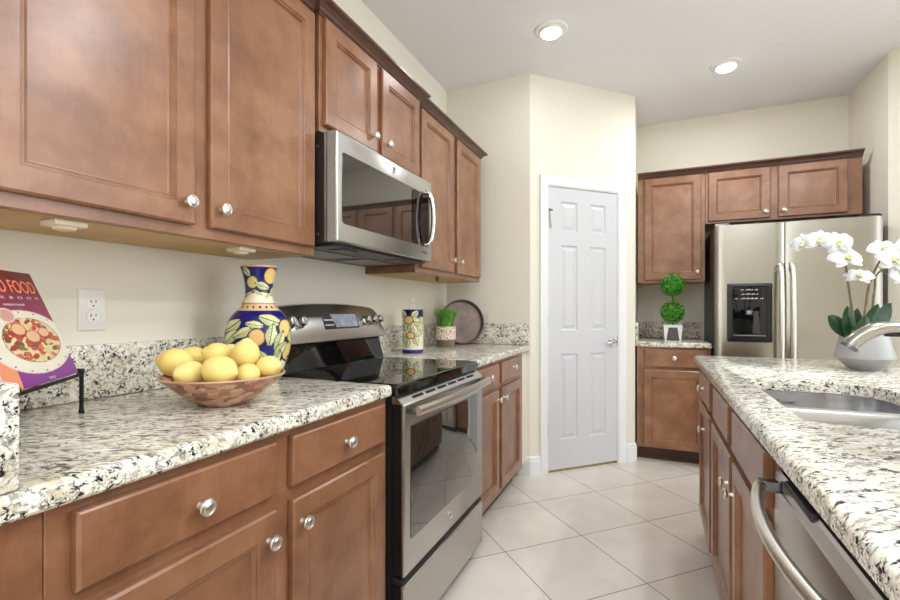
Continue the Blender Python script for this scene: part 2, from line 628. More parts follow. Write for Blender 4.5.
# ------------------------------------------------------------------ recessed downlights
def downlight(x, y, label, k=1.0):
    t = thing('downlight', label, 'ceiling light', (x, y, CEIL_Z), 0, 'recessed kitchen downlights')
    bm = new()
    lathe(bm, [(0.062, -0.02), (0.066, -0.006), (0.086, -0.009), (0.095, -0.004), (0.097, 0.0), (0.06, 0.0)], 40)
    part('trim_ring', bm, M['white'], t)
    bm = new()
    lathe(bm, [(0.062, -0.006), (0.060, -0.02), (0.050, -0.029), (0.030, -0.034), (0.0, -0.036)], 32)
    part('lens', bm, M['lens'], t)
    ld = bpy.data.lights.new('lamp', 'AREA')
    ld.shape = 'DISK'
    ld.size = 0.12
    ld.energy = LAMP_W * k
    ld.color = (0.93, 0.97, 1.0)
    lo = bpy.data.objects.new('lamp', ld)
    C.objects.link(lo)
    lo.parent = t
    lo.location = (0, 0, -0.045)
    return t
downlight(-0.541, 2.693, 'round recessed ceiling light nearest the pantry front wall', 0.14)
downlight(0.458, 3.554, 'round recessed ceiling light above the refrigerator and island end', 0.7)
for x, y in ((0.7, 1.45), (1.5, 1.6), (1.5, 0.4), (0.45, -0.2), (1.3, -1.2), (-0.3, -1.2)):  # unseen lights added to brighten the room; island ones follow a wall shadow edge
    downlight(x, y, 'unseen round recessed ceiling light added overhead for room light')

# ------------------------------------------------------------------ cabinets
def knob(parent, x, z, y=-0.02):
    bm = new()
    lathe(bm, [(0.0075, 0), (0.0065, 0.003), (0.005, 0.008), (0.005, 0.014), (0.009, 0.0165), (0.0155, 0.0185), (0.0168, 0.0215), (0.0155, 0.025), (0.0125, 0.0262), (0.0115, 0.0255), (0.009, 0.0275), (0.004, 0.0285), (0, 0.0286)], 24, (x, y, z), '-y')
    part('knob', bm, M['nickel'], parent, label='satin nickel round knob')

def door_bm(x0, x1, z0, z1, fr=0.056):
    bm = new()
    def R(o, y): return [(x0 + o, y, z0 + o), (x1 - o, y, z0 + o), (x1 - o, y, z1 - o), (x0 + o, y, z1 - o)]
    rings(bm, [R(0.001, -0.0005), R(0, -0.003), R(0, -0.0155), R(0.0045, -0.02), R(fr - 0.004, -0.02), R(fr - 0.0015, -0.0152), R(fr + 0.004, -0.0162), R(fr + 0.0085, -0.0075), R(fr + 0.0125, -0.0065)])
    return bm

def drawer_bm(x0, x1, z0, z1):
    bm = new()
    def R(o, y): return [(x0 + o, y, z0 + o), (x1 - o, y, z0 + o), (x1 - o, y, z1 - o), (x0 + o, y, z1 - o)]
    rings(bm, [R(0.001, -0.0005), R(0, -0.003), R(0, -0.0155), R(0.0015, -0.0175), R(0.0045, -0.0198), R(0.006, -0.02)])
    return bm

def sweep_plan(bm, path, prof):
    """profile (outward, z) swept along a plan polyline; outward is to the right of the path"""
    P = [Vector(p) for p in path]
    loops = []
    for i, p in enumerate(P):
        ns = []
        for a, b in ((i - 1, i), (i, i + 1)):
            if a >= 0 and b < len(P):
                d = (P[b] - P[a]).normalized()
                ns.append(Vector((d.y, -d.x)))
        m = ns[0] if len(ns) == 1 else (ns[0] + ns[1]) / (1 + ns[0].dot(ns[1]))
        loops.append([(p.x + m.x * o_, p.y + m.y * o_, z) for o_, z in prof])
    rings(bm, loops)

CROWN = [(0.0, 0.0), (0.006, 0.0), (0.007, 0.006), (0.013, 0.010), (0.018, 0.019), (0.030, 0.031), (0.042, 0.036), (0.046, 0.039), (0.046, 0.048), (0.0, 0.048)]

def cabinet(name, label, cat, loc, rotz, w, d, z0, z1, fronts, toe=0.0, crown=None, under=None, group=None, frame_t=0.02, body_top=None):
    t = thing(name, label, cat, (loc[0], loc[1], 0), rotz, group)
    bm = new()
    box(bm, 0.0, w, frame_t, d, z0 + toe, body_top or z1)
    part('body', bm, M['wood'], t, None)
    bm = new()
    box(bm, 0.0, w, 0.0, frame_t, z0 + toe, z1, 0.0015, 1)
    part('face_frame', bm, M['wood'], t, None)
    if toe:
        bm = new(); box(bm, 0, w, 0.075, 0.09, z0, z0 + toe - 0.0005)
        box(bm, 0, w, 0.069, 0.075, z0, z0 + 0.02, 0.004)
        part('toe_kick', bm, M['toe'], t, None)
    if under:
        bm = new(); box(bm, 0.018, w - 0.018, frame_t + 0.002, d - 0.002, z0 - 0.0015, z0 - 0.0002)
        part('underside', bm, M['wood_raw'], t, None)
    if crown:
        bm = new()
        sweep_plan(bm, crown, [(o_, z1 - 0.004 + z) for o_, z in CROWN])
        part('crown_moulding', bm, M['wood_crown'], t, None)
    for kind, x0, x1, a, b, k in fronts:
        if kind == 'door':
            p = part('door', door_bm(x0, x1, a, b), M['wood'], t, None)
        elif kind == 'drawer':
            p = part('drawer_front', drawer_bm(x0, x1, a, b), M['wood'], t, None)
        else:
            p = part('false_front', drawer_bm(x0, x1, a, b), M['wood'], t, None)
        if k:
            knob(p, *k)
    return t

L = PI / 2
# --- left wall uppers: local x is world Y, front faces +X
UZ, UT = 1.351, 2.217
y0 = 0.38
cabinet('wall_cabinet', 'large brown two door wall cabinet above the cookbook and lemon bowl', 'cabinet', (-1.108, y0, 0), L, 1.297 - y0, 0.303, UZ, UT,
        [('door', 0.405 - y0, 0.82 - y0, 1.38, 2.207, (0.795 - y0, 1.434)), ('door', 0.866 - y0, 1.283 - y0, 1.38, 2.207, (0.897 - y0, 1.434))],
        crown=[(0, 0), (1.297 - y0, 0)], under=True)
y0 = -0.56
cabinet('wall_cabinet', 'brown wall cabinet at the left edge beyond the large two door one', 'cabinet', (-1.108, y0, 0), L, 0.38 - 0.001 - y0, 0.303, UZ, UT,
        [('door', 0.02, 0.45, 1.38, 2.207, (0.42, 1.434)), ('door', 0.49, 0.92, 1.38, 2.207, (0.52, 1.434))], crown=[(0, 0), (0.38 - y0, 0)], under=True)
y0 = 1.298
cabinet('wall_cabinet', 'short brown two door wall cabinet directly above the microwave', 'cabinet', (-1.085, y0, 0), L, 0.762, 0.326, 1.797, UT,
        [('door', 0.018, 0.348, 1.824, 2.207, (0.315, 1.885)), ('door', 0.390, 0.735, 1.824, 2.207, (0.424, 1.885))],
        crown=[(0, 0.075), (0, 0), (0.762, 0), (0.762, 0.075)])
y0 = 2.061
cabinet('wall_cabinet', 'brown two door wall cabinet between the microwave and pantry wall', 'cabinet', (-1.108, y0, 0), L, 3.015 - y0, 0.303, UZ, UT,
        [('door', 2.105 - y0, 2.518 - y0, 1.38, 2.207, (2.49 - y0, 1.452)), ('door', 2.58 - y0, 2.99 - y0, 1.38, 2.207, (2.608 - y0, 1.452))],
        crown=[(0, 0), (3.015 - y0, 0), (3.015 - y0, 0.303)], under=True)

# --- left base cabinets
BF = -0.797
BD = 0.60
y0 = 0.362
cabinet('base_cabinet', 'brown base cabinet with two drawers and two doors below the lemon bowl', 'cabinet', (BF, y0, 0), L, 1.280 - y0, BD, 0, 0.875,
        [('drawer', 0.394 - y0, 0.789 - y0, 0.737, 0.857, (0.594 - y0, 0.790)), ('drawer', 0.840 - y0, 1.246 - y0, 0.737, 0.857, (1.045 - y0, 0.792)),
         ('door', 0.394 - y0, 0.789 - y0, 0.125, 0.704, (0.762 - y0, 0.645)), ('door', 0.840 - y0, 1.246 - y0, 0.125, 0.704, (0.868 - y0, 0.645))], toe=0.105)
y0 = -0.30
cabinet('base_cabinet', 'plain brown cabinet panel below the counter at the left edge', 'cabinet', (BF, y0, 0), L, 0.361 - y0, BD, 0, 0.875, [], toe=0.105)
y0 = 2.060
cabinet('base_cabinet', 'brown base cabinet with two drawers between the range and pantry wall', 'cabinet', (BF, y0, 0), L, 3.000 - y0, BD, 0, 0.875,
        [('drawer', 2.085 - y0, 2.443 - y0, 0.742, 0.858, (2.262 - y0, 0.802)), ('drawer', 2.488 - y0, 2.912 - y0, 0.742, 0.858, (2.72 - y0, 0.806)),
         ('door', 2.085 - y0, 2.443 - y0, 0.14, 0.710, (2.41 - y0, 0.66)), ('door', 2.488 - y0, 2.912 - y0, 0.14, 0.710, (2.52 - y0, 0.655))], toe=0.105)
bm = new(); box(bm, WX + 0.001, BF - 0.003, 3.002, PY - 0.001, 0.105, 0.875)
struct('trim_4', bm, M['wall'])

# --- back wall cabinets
BX = -0.104
cabinet('base_cabinet', 'brown base cabinet with one drawer and one door beside the refrigerator', 'cabinet', (BX, 3.81, 0), 0, 0.50, 0.60, 0, 0.875,
        [('drawer', 0.054, 0.468, 0.728, 0.860, (0.258, 0.797)), ('door', 0.048, 0.468, 0.112, 0.703, (0.44, 0.65))], toe=0.105)
cabinet('wall_cabinet', 'tall single door brown wall cabinet above the topiary', 'cabinet', (BX, 4.03, 0), 0, 0.483, 0.398, 1.378, UT,
        [('door', 0.052, 0.456, 1.395, 2.21, (0.43, 1.452))], crown=[(0, 0), (0.483, 0)], under=True)
cabinet('wall_cabinet', 'short brown two door wall cabinet above the refrigerator', 'cabinet', (BX + 0.484, 4.03, 0), 0, 0.952, 0.398, 1.822, UT,
        [('door', 0.020, 0.418, 1.838, 2.21, (0.388, 1.882)), ('door', 0.468, 0.868, 1.838, 2.21, (0.498, 1.882))],
        crown=[(0, 0), (0.952, 0)])

# --- island: front faces -X, local x runs towards -Y
IF = 0.245
Y1 = 2.705
def iy(y): return Y1 - y
cabinet('island_cabinet', 'narrow brown island cabinet with one drawer at the far end', 'cabinet', (IF, Y1, 0), -L, 0.515, 0.60, 0, 0.875,
        [('drawer', 0.018, 0.480, 0.722, 0.845, (0.245, 0.785)), ('door', 0.018, 0.480, 0.12, 0.697, (0.28, 0.60))], toe=0.105)
Y2 = 2.189
cabinet('island_cabinet', 'brown island sink cabinet with two false drawer fronts and two doors', 'cabinet', (IF, Y2, 0), -L, 2.189 - 1.172, 0.60, 0, 0.875,
        [('false', Y2 - 2.105, Y2 - 1.714, 0.722, 0.845, None), ('false', Y2 - 1.636, Y2 - 1.196, 0.722, 0.845, None),
         ('door', Y2 - 2.160, Y2 - 1.680, 0.12, 0.692, (Y2 - 1.706, 0.60)), ('door', Y2 - 1.628, Y2 - 1.196, 0.12, 0.692, (Y2 - 1.602, 0.60))], toe=0.105, body_top=0.66)
Y3 = 0.562
cabinet('island_cabinet', 'brown island cabinet nearest the camera beyond the dishwasher', 'cabinet', (IF, Y3, 0), -L, 0.7, 0.60, 0, 0.875,
        [('drawer', 0.04, 0.66, 0.722, 0.845, (0.35, 0.785)), ('door', 0.04, 0.66, 0.12, 0.692, (0.08, 0.62))], toe=0.105)
bm = new(); box(bm, IF + 0.601, IF + 0.70, -0.13, Y1, 0, 0.874)
tag(finish(bm, 'island_back_panel', M['wood']), 'brown panel closing the far side of the island', 'panel')

# ------------------------------------------------------------------ granite worktops
def edge_prof(r, z0, z1, n=5):
    """(inset, z) from the lower outer edge round to the top face"""
    out = [(0.006, z0), (0.0, z0 + 0.006)]
    for k in range(n + 1):
        a = k / n * PI / 2
        out.append((r - r * math.cos(a), z1 - r + r * math.sin(a)))
    return out

def worktop_bm(x0, x1, y0, y1, z0, z1, corner=0.012, r=0.014, hole=None):
    bm = new()
    pr = edge_prof(r, z0, z1)
    def ring(o): 
        q = [max(c - o, 0.001) for c in corner] if hasattr(corner, '__len__') else max(corner - o, 0.001)
        return rrect(x0 + o, x1 - o, y0 + o, y1 - o, q)
    loops = [[(x, y, z) for x, y in ring(o)] for o, z in pr]
    vl = rings(bm, loops, True, False, False)
    if hole is None:
        bm.faces.new(vl[-1]); bm.faces.new(list(reversed(vl[0])))
    else:
        hx0, hx1, hy0, hy1, hr = hole
        def hring(o):
            return rrect(hx0 - o, hx1 + o, hy0 - o, hy1 + o, [c + o for c in hr], 8)
        hl = rings(bm, [[(x, y, z) for x, y in hring(o)] for o, z in ((0, z0), (0, z1 - 0.008), (0.0023, z1 - 0.0023), (0.008, z1))], True, False, False)
        for a, b in ((vl[-1], hl[-1]), (vl[0], hl[0])):
            es = []
            for lp in (a, b):
                for i in range(len(lp)):
                    e = bm.edges.get((lp[i], lp[(i + 1) % len(lp)]))
                    es.append(e)
            bmesh.ops.triangle_fill(bm, use_beauty=True, use_dissolve=False, edges=es)
    return bm

CT0, CT1 = 0.876, 0.914
FX = -0.771
wt = thing('granite_worktop', 'speckled granite worktop under the cookbook and lemon bowl', 'worktop', (0, 0, 0))
part('slab', worktop_bm(WX + 0.001, FX, -0.30, 1.283, CT0, CT1, 0.012), M['granite'], wt)
bm = new(); box(bm, WX + 0.001, WX + 0.022, 0.3285, 1.283, CT1 + 0.0005, 1.062, 0.003)
tag(finish(bm, 'granite_backsplash', M['granite'], SM), 'low granite backsplash behind the cookbook, lemon bowl and vase', 'backsplash')
bm = new(); box(bm, WX + 0.001, FX - 0.006, 0.290, 0.328, CT1 + 0.0005, 1.060, 0.006, 3)
tag(finish(bm, 'granite_side_splash', M['granite'], SM), 'upright granite side splash at the left edge in front of the cookbook', 'backsplash')
wt = thing('granite_worktop', 'speckled granite worktop under the canister and grass pot', 'worktop', (0, 0, 0))
part('slab', worktop_bm(WX + 0.001, FX, 2.056, PY - 0.001, CT0, CT1, 0.012), M['granite'], wt)
bm = new(); box(bm, WX + 0.001, WX + 0.022, 2.058, PY - 0.001, CT1 + 0.0005, 1.062, 0.003)
tag(finish(bm, 'granite_backsplash', M['granite'], SM), 'low granite backsplash behind the painted canister right of the range', 'backsplash')
bm = new(); box(bm, WX + 0.0225, FX - 0.01, PY - 0.022, PY - 0.001, CT1 + 0.0005, 1.062, 0.003)
tag(finish(bm, 'granite_side_splash', M['granite'], SM), 'granite side splash on the pantry wall behind the round tray', 'backsplash')
wt = thing('granite_worktop', 'short speckled granite worktop under the topiary beside the refrigerator', 'worktop', (0, 0, 0))
part('slab', worktop_bm(QX + 0.001, 0.403, 3.785, BY - 0.001, CT0, CT1, 0.012), M['granite'], wt)
bm = new(); box(bm, QX + 0.0225, 0.38, BY - 0.022, BY - 0.001, CT1 + 0.0005, 1.055, 0.003)
tag(finish(bm, 'granite_backsplash', M['granite'], SM), 'low granite backsplash behind the topiary', 'backsplash')
bm = new(); box(bm, QX + 0.001, QX + 0.022, 3.80, BY - 0.001, CT1 + 0.0005, 1.055, 0.003)
tag(finish(bm, 'granite_side_splash', M['granite'], SM), 'granite side splash end beside the topiary against the pantry side wall', 'backsplash')
HOLE = (0.312, 0.665, 1.225, 1.925, (0.05, 0.06, 0.13, 0.02))
wt = thing('granite_worktop', 'long speckled granite island worktop with the sink cut into it', 'worktop', (0, 0, 0))
part('slab', worktop_bm(0.207, 1.25, -0.16, 2.785, CT0, CT1, (0.03, 0.03, 0.03, 0.03), 0.015, HOLE), M['granite'], wt)

# ------------------------------------------------------------------ sink and tap
sk = thing('kitchen_sink', 'undermounted stainless steel double sink in the island worktop', 'sink', (0, 0, 0))
bm = new()
hx0, hx1, hy0, hy1, hr = HOLE
def sring(o, z, hr=hr): return [(x, y, z) for x, y in rrect(hx0 - o, hx1 + o, hy0 - o, hy1 + o, [max(c + o, 0.02) for c in hr], 8)]
rings(bm, [sring(0.025, 0.8745), sring(0.004, 0.8745), sring(0.004, 0.86), sring(0.0, 0.74), sring(-0.02, 0.705), sring(-0.05, 0.70)], True, False, True)
part('basin', bm, M['sink'], sk)
bm = new()
rings(bm, [[(x, 1.695 + dy, z) for dy, z in ((-0.020, 0.702), (-0.015, 0.845), (-0.010, 0.858), (0.0, 0.863), (0.010, 0.858), (0.015, 0.845), (0.020, 0.702))] for x in (hx0 + 0.004, hx1 - 0.004)], True)
part('divider', bm, M['sink'], sk)
for yy in (1.45, 1.81):
    bm = new(); lathe(bm, [(0.045, 0.0), (0.043, 0.003), (0.034, 0.003), (0.03, -0.003 + 0.004), (0, 0.001)], 28, (0.49, yy, 0.7005))
    part('drain', bm, M['steel_d'], sk)
bm = text_bm('Kuzer', 0.02, 1.0, 0.0003)
fit_text(bm, 0.40, 0.455, 0.830, 0.845)
for v in bm.verts:
    v.co.y += 1.922
    v.co.x += 0.012 * (v.co.z - 0.83) / 0.015 * 0.4
part('maker_mark', bm, M['markd'], sk, None)

fa = thing('kitchen_faucet', 'brushed nickel pull out faucet reaching over the island sink', 'faucet', (0, 0, 0))
fy = 1.60
bm = new()
lathe(bm, [(0.034, 0), (0.034, 0.006), (0.027, 0.012), (0.025, 0.06), (0.026, 0.13), (0.022, 0.15), (0.0, 0.152)], 28, (0.765, fy, CT1))
part('body', bm, M['tap'], fa)
bm = new()
path = smooth_path([(0.755, fy, 1.03), (0.72, fy, 1.075), (0.665, fy, 1.100), (0.61, fy, 1.110), (0.565, fy, 1.107), (0.535, fy, 1.092), (0.512, fy, 1.072), (0.503, fy, 1.060)], 5)
rad = [0.019] * 10 + [0.0165] * 6 + [0.0165, 0.017, 0.0175, 0.018, 0.0185, 0.019] + [0.02] * 40
tube(bm, path, rad[:len(path)], 20)
part('spout', bm, M['tap'], fa)
bm = new()
d = (Vector(path[-1]) - Vector(path[-3])).normalized()
p = Vector(path[-1])
tube(bm, [p, p + d * 0.004, p + d * 0.010], [0.021, 0.0225, 0.021], 20)
part('spray_head', bm, M['steel_d'], fa)
bm = new(); box(bm, 0.575, 0.612, fy - 0.008, fy + 0.008, 1.086, 1.0945, 0.002)
part('spray_button', bm, M['black'], fa)
bm = new()
tube(bm, smooth_path([(0.765, fy, 1.06), (0.78, fy, 1.085), (0.81, fy, 1.115), (0.86, fy, 1.13)], 4), 0.009, 12)
part('lever', bm, M['tap'], fa)

# ------------------------------------------------------------------ range (local x = world Y, front faces +X)
RY = 1.290
rg = thing('range', 'stainless steel electric range with black glass cooktop between the base cabinets', 'stove', (-0.735, RY, 0), L)
RW = 0.757
bm = new(); box(bm, 0.004, RW - 0.004, 0.048, 0.655, 0.02, 0.872)
part('body', bm, M['black'], rg, None)
for xx in (0.06, RW - 0.06):
    for yy in (0.09, 0.60):
        bm = new(); lathe(bm, [(0.018, 0), (0.018, 0.02)], 12, (xx, yy, 0.0)); part('foot', bm, M['black'], rg)
bm = new()
rings(bm, [[(x, y, z) for x, y in rrect(0.0 + o, RW - o, 0.022 + o, 0.545 - o, 0.012)] for o, z in ((0.004, 0.8735), (0, 0.880), (0, 0.902), (0.002, 0.909), (0.008, 0.9135))])
part('cooktop', bm, M['blackglass'], rg, math.radians(15))
for cx, cy, r in ((0.19, 0.17, 0.105), (0.19, 0.43, 0.075), (0.57, 0.17, 0.09), (0.57, 0.43, 0.105)):
    bm = new()
    for rr in (r, r * 0.62):
        rings(bm, [[(cx + q * math.cos(k / 48 * 2 * PI), cy + q * math.sin(k / 48 * 2 * PI), 0.9138) for k in range(48)] for q in (rr, rr + 0.0022)], True, False, False)
    part('burner_ring', bm, M['lcdb'], rg, None)
# door
bm = new()
zd0, zd1 = 0.283, 0.848
rings(bm, [[(x, y, z) for x, z in rrect(0.004 + o, RW - 0.004 - o, zd0 + o, zd1 - o, 0.004)] for o, y in ((0, 0.010), (0, 0.004), (0.004, 0.0))])
od = part('oven_door', bm, M['steel'], rg)
bm = new(); box(bm, 0.006, RW - 0.006, 0.0105, 0.046, zd0 + 0.001, zd1 - 0.001)
part('door_core', bm, M['black'], od, None)
bm = new()
rings(bm, [[(0.004, 0.004, zd1), (0.004, 0.046, zd1), (0.004, 0.046, zd1 + 0.0245), (0.004, 0.036, zd1 + 0.0245)], [(RW - 0.004, 0.004, zd1), (RW - 0.004, 0.046, zd1), (RW - 0.004, 0.046, zd1 + 0.0245), (RW - 0.004, 0.036, zd1 + 0.0245)]])
part('vent_trim', bm, M['steel'], od, None)
for k in range(6):
    xa = 0.09 + k * 0.1
    bm = new()
    rings(bm, [[(x, 0.004 + 0.032 * q - 0.0008, zd1 + 0.0245 * q + 0.0008) for q in (0.26, 0.52)] + [(x, 0.004 + 0.032 * q + 0.002, zd1 + 0.0245 * q - 0.002) for q in (0.52, 0.26)] for x in (xa, xa + 0.078)])
    part('vent_slot', bm, M['dark'], od, None)
bm = new()
rings(bm, [[(x, y, z) for x, z in rrect(0.045 + o, RW - 0.075 - o, 0.392 + o, 0.772 - o, 0.006)] for o, y in ((0, 0.001), (0, -0.0012), (0.0012, -0.002))])
part('oven_window', bm, M['ovenglass'], od)
bm = new()
xs_ = [0.022 + (RW - 0.044) * k / 16 for k in range(17)]
loops = []
for k, x in enumerate(xs_):
    b = -0.040 - 0.016 * math.sin(PI * k / 16)
    loops.append([(x, b + dy, 0.828 + dz) for dy, dz in ((-0.006, -0.014), (-0.010, -0.006), (-0.010, 0.008), (-0.005, 0.016), (0.003, 0.017), (0.007, 0.010), (0.007, -0.009), (0.002, -0.016))])
rings(bm, loops)
hd = part('oven_handle', bm, M['nickel'], od)
for x in (0.03, RW - 0.03):
    bm = new(); box(bm, x - 0.009, x + 0.009, -0.036, 0.0, 0.816, 0.840, 0.003); part('handle_mount', bm, M['steel_d'], od)
bm = new(); lathe(bm, [(0.015, 0), (0.015, 0.002), (0.0125, 0.003), (0.012, 0.0022), (0, 0.0022)], 28, (0.372, 0.0, 0.340), '-y')
lg = part('emblem', bm, M['emblem'], od)
def monogram(parent, x, y, z, s, name='monogram'):
    bm = new()
    tube(bm, [(x + s * 0.55 * math.cos(q) , y, z + s * 0.6 * math.sin(q)) for q in [0.3 + 0.28 * k for k in range(20)]], s * 0.07, 6)
    tube(bm, smooth_path([(x - 0.25 * s, y, z + 0.25 * s), (x + 0.1 * s, y, z + 0.35 * s), (x - 0.1 * s, y, z), (x + 0.25 * s, y, z - 0.3 * s), (x - 0.2 * s, y, z - 0.25 * s)], 4), s * 0.07, 6)
    part(name, bm, M['markd'], parent)
monogram(od, 0.372, -0.0026, 0.340, 0.0115)
# drawer
bm = new()
rings(bm, [[(x, y, z) for x, z in rrect(0.004 + o, RW - 0.004 - o, 0.058 + o, 0.255 - o, 0.004)] for o, y in ((0, 0.012), (0, 0.005), (0.004, 0.0))])
sd = part('storage_drawer', bm, M['steel'], rg)
bm = new(); box(bm, 0.006, RW - 0.006, 0.0125, 0.046, 0.058, 0.2545)
part('drawer_core', bm, M['black'], sd, None)
bm = new()
rings(bm, [[(x, y, z) for y, z in ((0.046, 0.256), (0.004, 0.256), (0.012, 0.266), (0.030, 0.275), (0.046, 0.277))] for x in (0.006, RW - 0.006)])
part('drawer_pull', bm, M['blacksheet'], rg, None)
# side trim black between the cabinet and the door
for x in (0.0, RW - 0.006):
    bm = new(); box(bm, x, x + 0.006, 0.050, 0.075, 0.03, 0.872); part('side_trim', bm, M['blacksheet'], rg, None)
# backguard
def bg_top(x):
    q = (x / RW - 0.5) * 2
    return 1.186 - 0.022 * q * q - 0.018 * max(0, abs(q) - 0.9) / 0.1
bm = new()
nx = 28
loops = []
for k in range(nx + 1):
    x = RW * k / nx
    zt = bg_top(x)
    loops.append([(x, 0.668, 0.92), (x, 0.668, zt - 0.006), (x, 0.655, zt), (x, 0.603, zt), (x, 0.594, zt - 0.007), (x, 0.542, 1.032), (x, 0.541, 1.024), (x, 0.553, 1.020), (x, 0.600, 1.02), (x, 0.600, 0.92)])
rings(bm, loops)
bgd = part('backguard', bm, M['steel'], rg)
bm = new()
rings(bm, [[(x, y, z) for y, z in ((0.599, 1.0195), (0.574, 1.0195), (0.566, 0.990), (0.550, 0.930), (0.546, 0.914), (0.599, 0.914))] for x in (0.004, RW - 0.012)])
part('backguard_base', bm, M['blackglass'], rg, None)
def on_panel(x, z, out=0.0):
    zt = bg_top(x) - 0.007
    q = (z - 1.032) / (zt - 1.032)
    return Vector((x, 0.542 + 0.052 * q - out, z))
def panel_quad(bm, corners, o0, o1):
    rings(bm, [[on_panel(x, z, o0) for x, z in corners], [on_panel(x, z, o1) for x, z in corners]])
bm = new(); panel_quad(bm, [(0.296, 1.073), (0.548, 1.073), (0.548, 1.143), (0.296, 1.143)], -0.002, 0.0015)
ds = part('display', bm, M['lcdb'], rg, None)
bm = new(); panel_quad(bm, [(0.375, 1.080), (0.540, 1.080), (0.540, 1.138), (0.350, 1.138)], 0.0, 0.0022)
part('screen', bm, M['lcd'], ds, None)
for r_ in range(2):
    for k in range(4):
        bm = new(); xa = 0.305 + 0.015 * k; za = 1.088 + 0.022 * r_
        panel_quad(bm, [(xa, za), (xa + 0.009, za), (xa + 0.007, za + 0.006), (xa - 0.002, za + 0.006)], 0.0, 0.0022)
        part('button', bm, M['mark'], ds, None)
for x in (0.096, 0.155, 0.618, 0.676, 0.731):
    bm = new()
    lathe(bm, [(0.0215, 0), (0.0215, 0.004), (0.018, 0.007), (0.0165, 0.022), (0.014, 0.025), (0, 0.0255)], 28)
    box(bm, -0.004, 0.004, -0.017, 0.017, 0.02, 0.030, 0.002)
    bmesh.ops.scale(bm, vec=(1.15, 1.15, 1.1), verts=bm.verts)
    p0 = on_panel(x, 1.106)
    mt = Matrix.Translation(p0) @ Matrix.Rotation(PI / 2 - 0.36, 4, 'X')
    bmesh.ops.transform(bm, matrix=mt, verts=bm.verts)
    kb = part('control_knob', bm, M['steel'], rg)
    bm = new()
    lathe(bm, [(0.0245, -0.001), (0.0245, 0.0015), (0.0, 0.0016)], 28)
    bmesh.ops.transform(bm, matrix=mt, verts=bm.verts)
    part('knob_collar', bm, M['black'], kb)

# ------------------------------------------------------------------ microwave
mw = thing('microwave', 'stainless steel over the range microwave under the short cabinet', 'microwave', (-1.01, 1.302, 0), L)
MWW = 0.754
z0, z1 = 1.392, 1.794
bm = new(); box(bm, 0.0, MWW, 0.045, 0.40, z0 + 0.006, z1 - 0.002, 0.002, 1)
part('body', bm, M['blacksheet'], mw, None)
bm = new(); box(bm, -0.0012, 0.0, 0.045, 0.055, z0 + 0.01, z1 - 0.006)
part('side_flange', bm, M['steel'], mw, None)
for zz in (1.43, 1.745):
    bm = new(); lathe(bm, [(0.006, 0), (0.005, 0.002), (0, 0.0025)], 12); bmesh.ops.transform(bm, matrix=Matrix.Translation((0.0, 0.085, zz)) @ Matrix.Rotation(-PI / 2, 4, 'Y'), verts=bm.verts)
    part('screw', bm, M['steel_d'], mw)
bm = new()
loops = []
for o, y in ((0, 0.008), (0.0, 0.006), (0.002, 0.002), (0.006, 0.0)):
    loops.append([(x, y, z) for x, z in rrect(o, MWW - o, z0 + 0.006 + o, z1 - o, 0.006)])
rings(bm, loops)
md = part('door', bm, M['steel'], mw)
bm = new(); box(bm, 0.001, MWW - 0.001, 0.0082, 0.0445, z0 + 0.008, z1 - 0.001, 0.002, 1)
part('door_edge', bm, M['greyplastic'], md, None)
bm = new()
lp = rrect(0.028, 0.725, 1.466, 1.722, (0.02, 0.02, 0.012, 0.012), 6)
rings(bm, [[(x, y, z) for x, z in lp] for y in (0.001, -0.0018)])
part('glass', bm, M['ovenglass'], md)
bm = new()
lp = rrect(0.545, 0.722, 1.470, 1.718, 0.02, 6)
rings(bm, [[(x, y, z) for x, z in lp] for y in (-0.0018, -0.0045)])
part('control_panel', bm, M['blackglass'], md)
bm = new()
pts = smooth_path([(0.668, -0.004, 1.727), (0.672, -0.030, 1.715), (0.676, -0.043, 1.66), (0.678, -0.046, 1.60), (0.677, -0.043, 1.54), (0.674, -0.030, 1.485), (0.670, -0.004, 1.472)], 5)
tube(bm, pts, 0.0115, 14, True, (1.0, 0.8))
part('handle', bm, M['chrome'], md, label='bowed chrome handle')
for k in range(3):
    bm = new(); lathe(bm, [(0.006, 0), (0.006, 0.0015), (0, 0.0018)], 14, (0.645 + 0.022 * k, 0.0, 1.437), '-y')
    part('button', bm, M['steel_d'], md)
bm = new(); lathe(bm, [(0.0155, 0), (0.0155, 0.002), (0.013, 0.003), (0.0125, 0.0022), (0, 0.0022)], 28, (0.385, 0.0, 1.758), '-y')
part('emblem', bm, M['emblem'], md)
monogram(md, 0.385, -0.0026, 1.758, 0.0115)
bm = new(); box(bm, 0.02, MWW - 0.02, 0.03, 0.39, z0 - 0.004, z0 + 0.005)
ub = part('underside', bm, M['blacksheet'], mw, None)
for xa in (0.06, 0.42):
    bm = new(); box(bm, xa, xa + 0.27, 0.16, 0.33, z0 - 0.007, z0 - 0.004); gf = part('grease_filter', bm, M['steel_d'], ub, None)
for k in range(2):
    bm = new(); box(bm, 0.10 + 0.4 * k, 0.20 + 0.4 * k, 0.05, 0.12, z0 - 0.007, z0 - 0.004, 0.002); part('lamp_cover', bm, M['black'], ub, None)

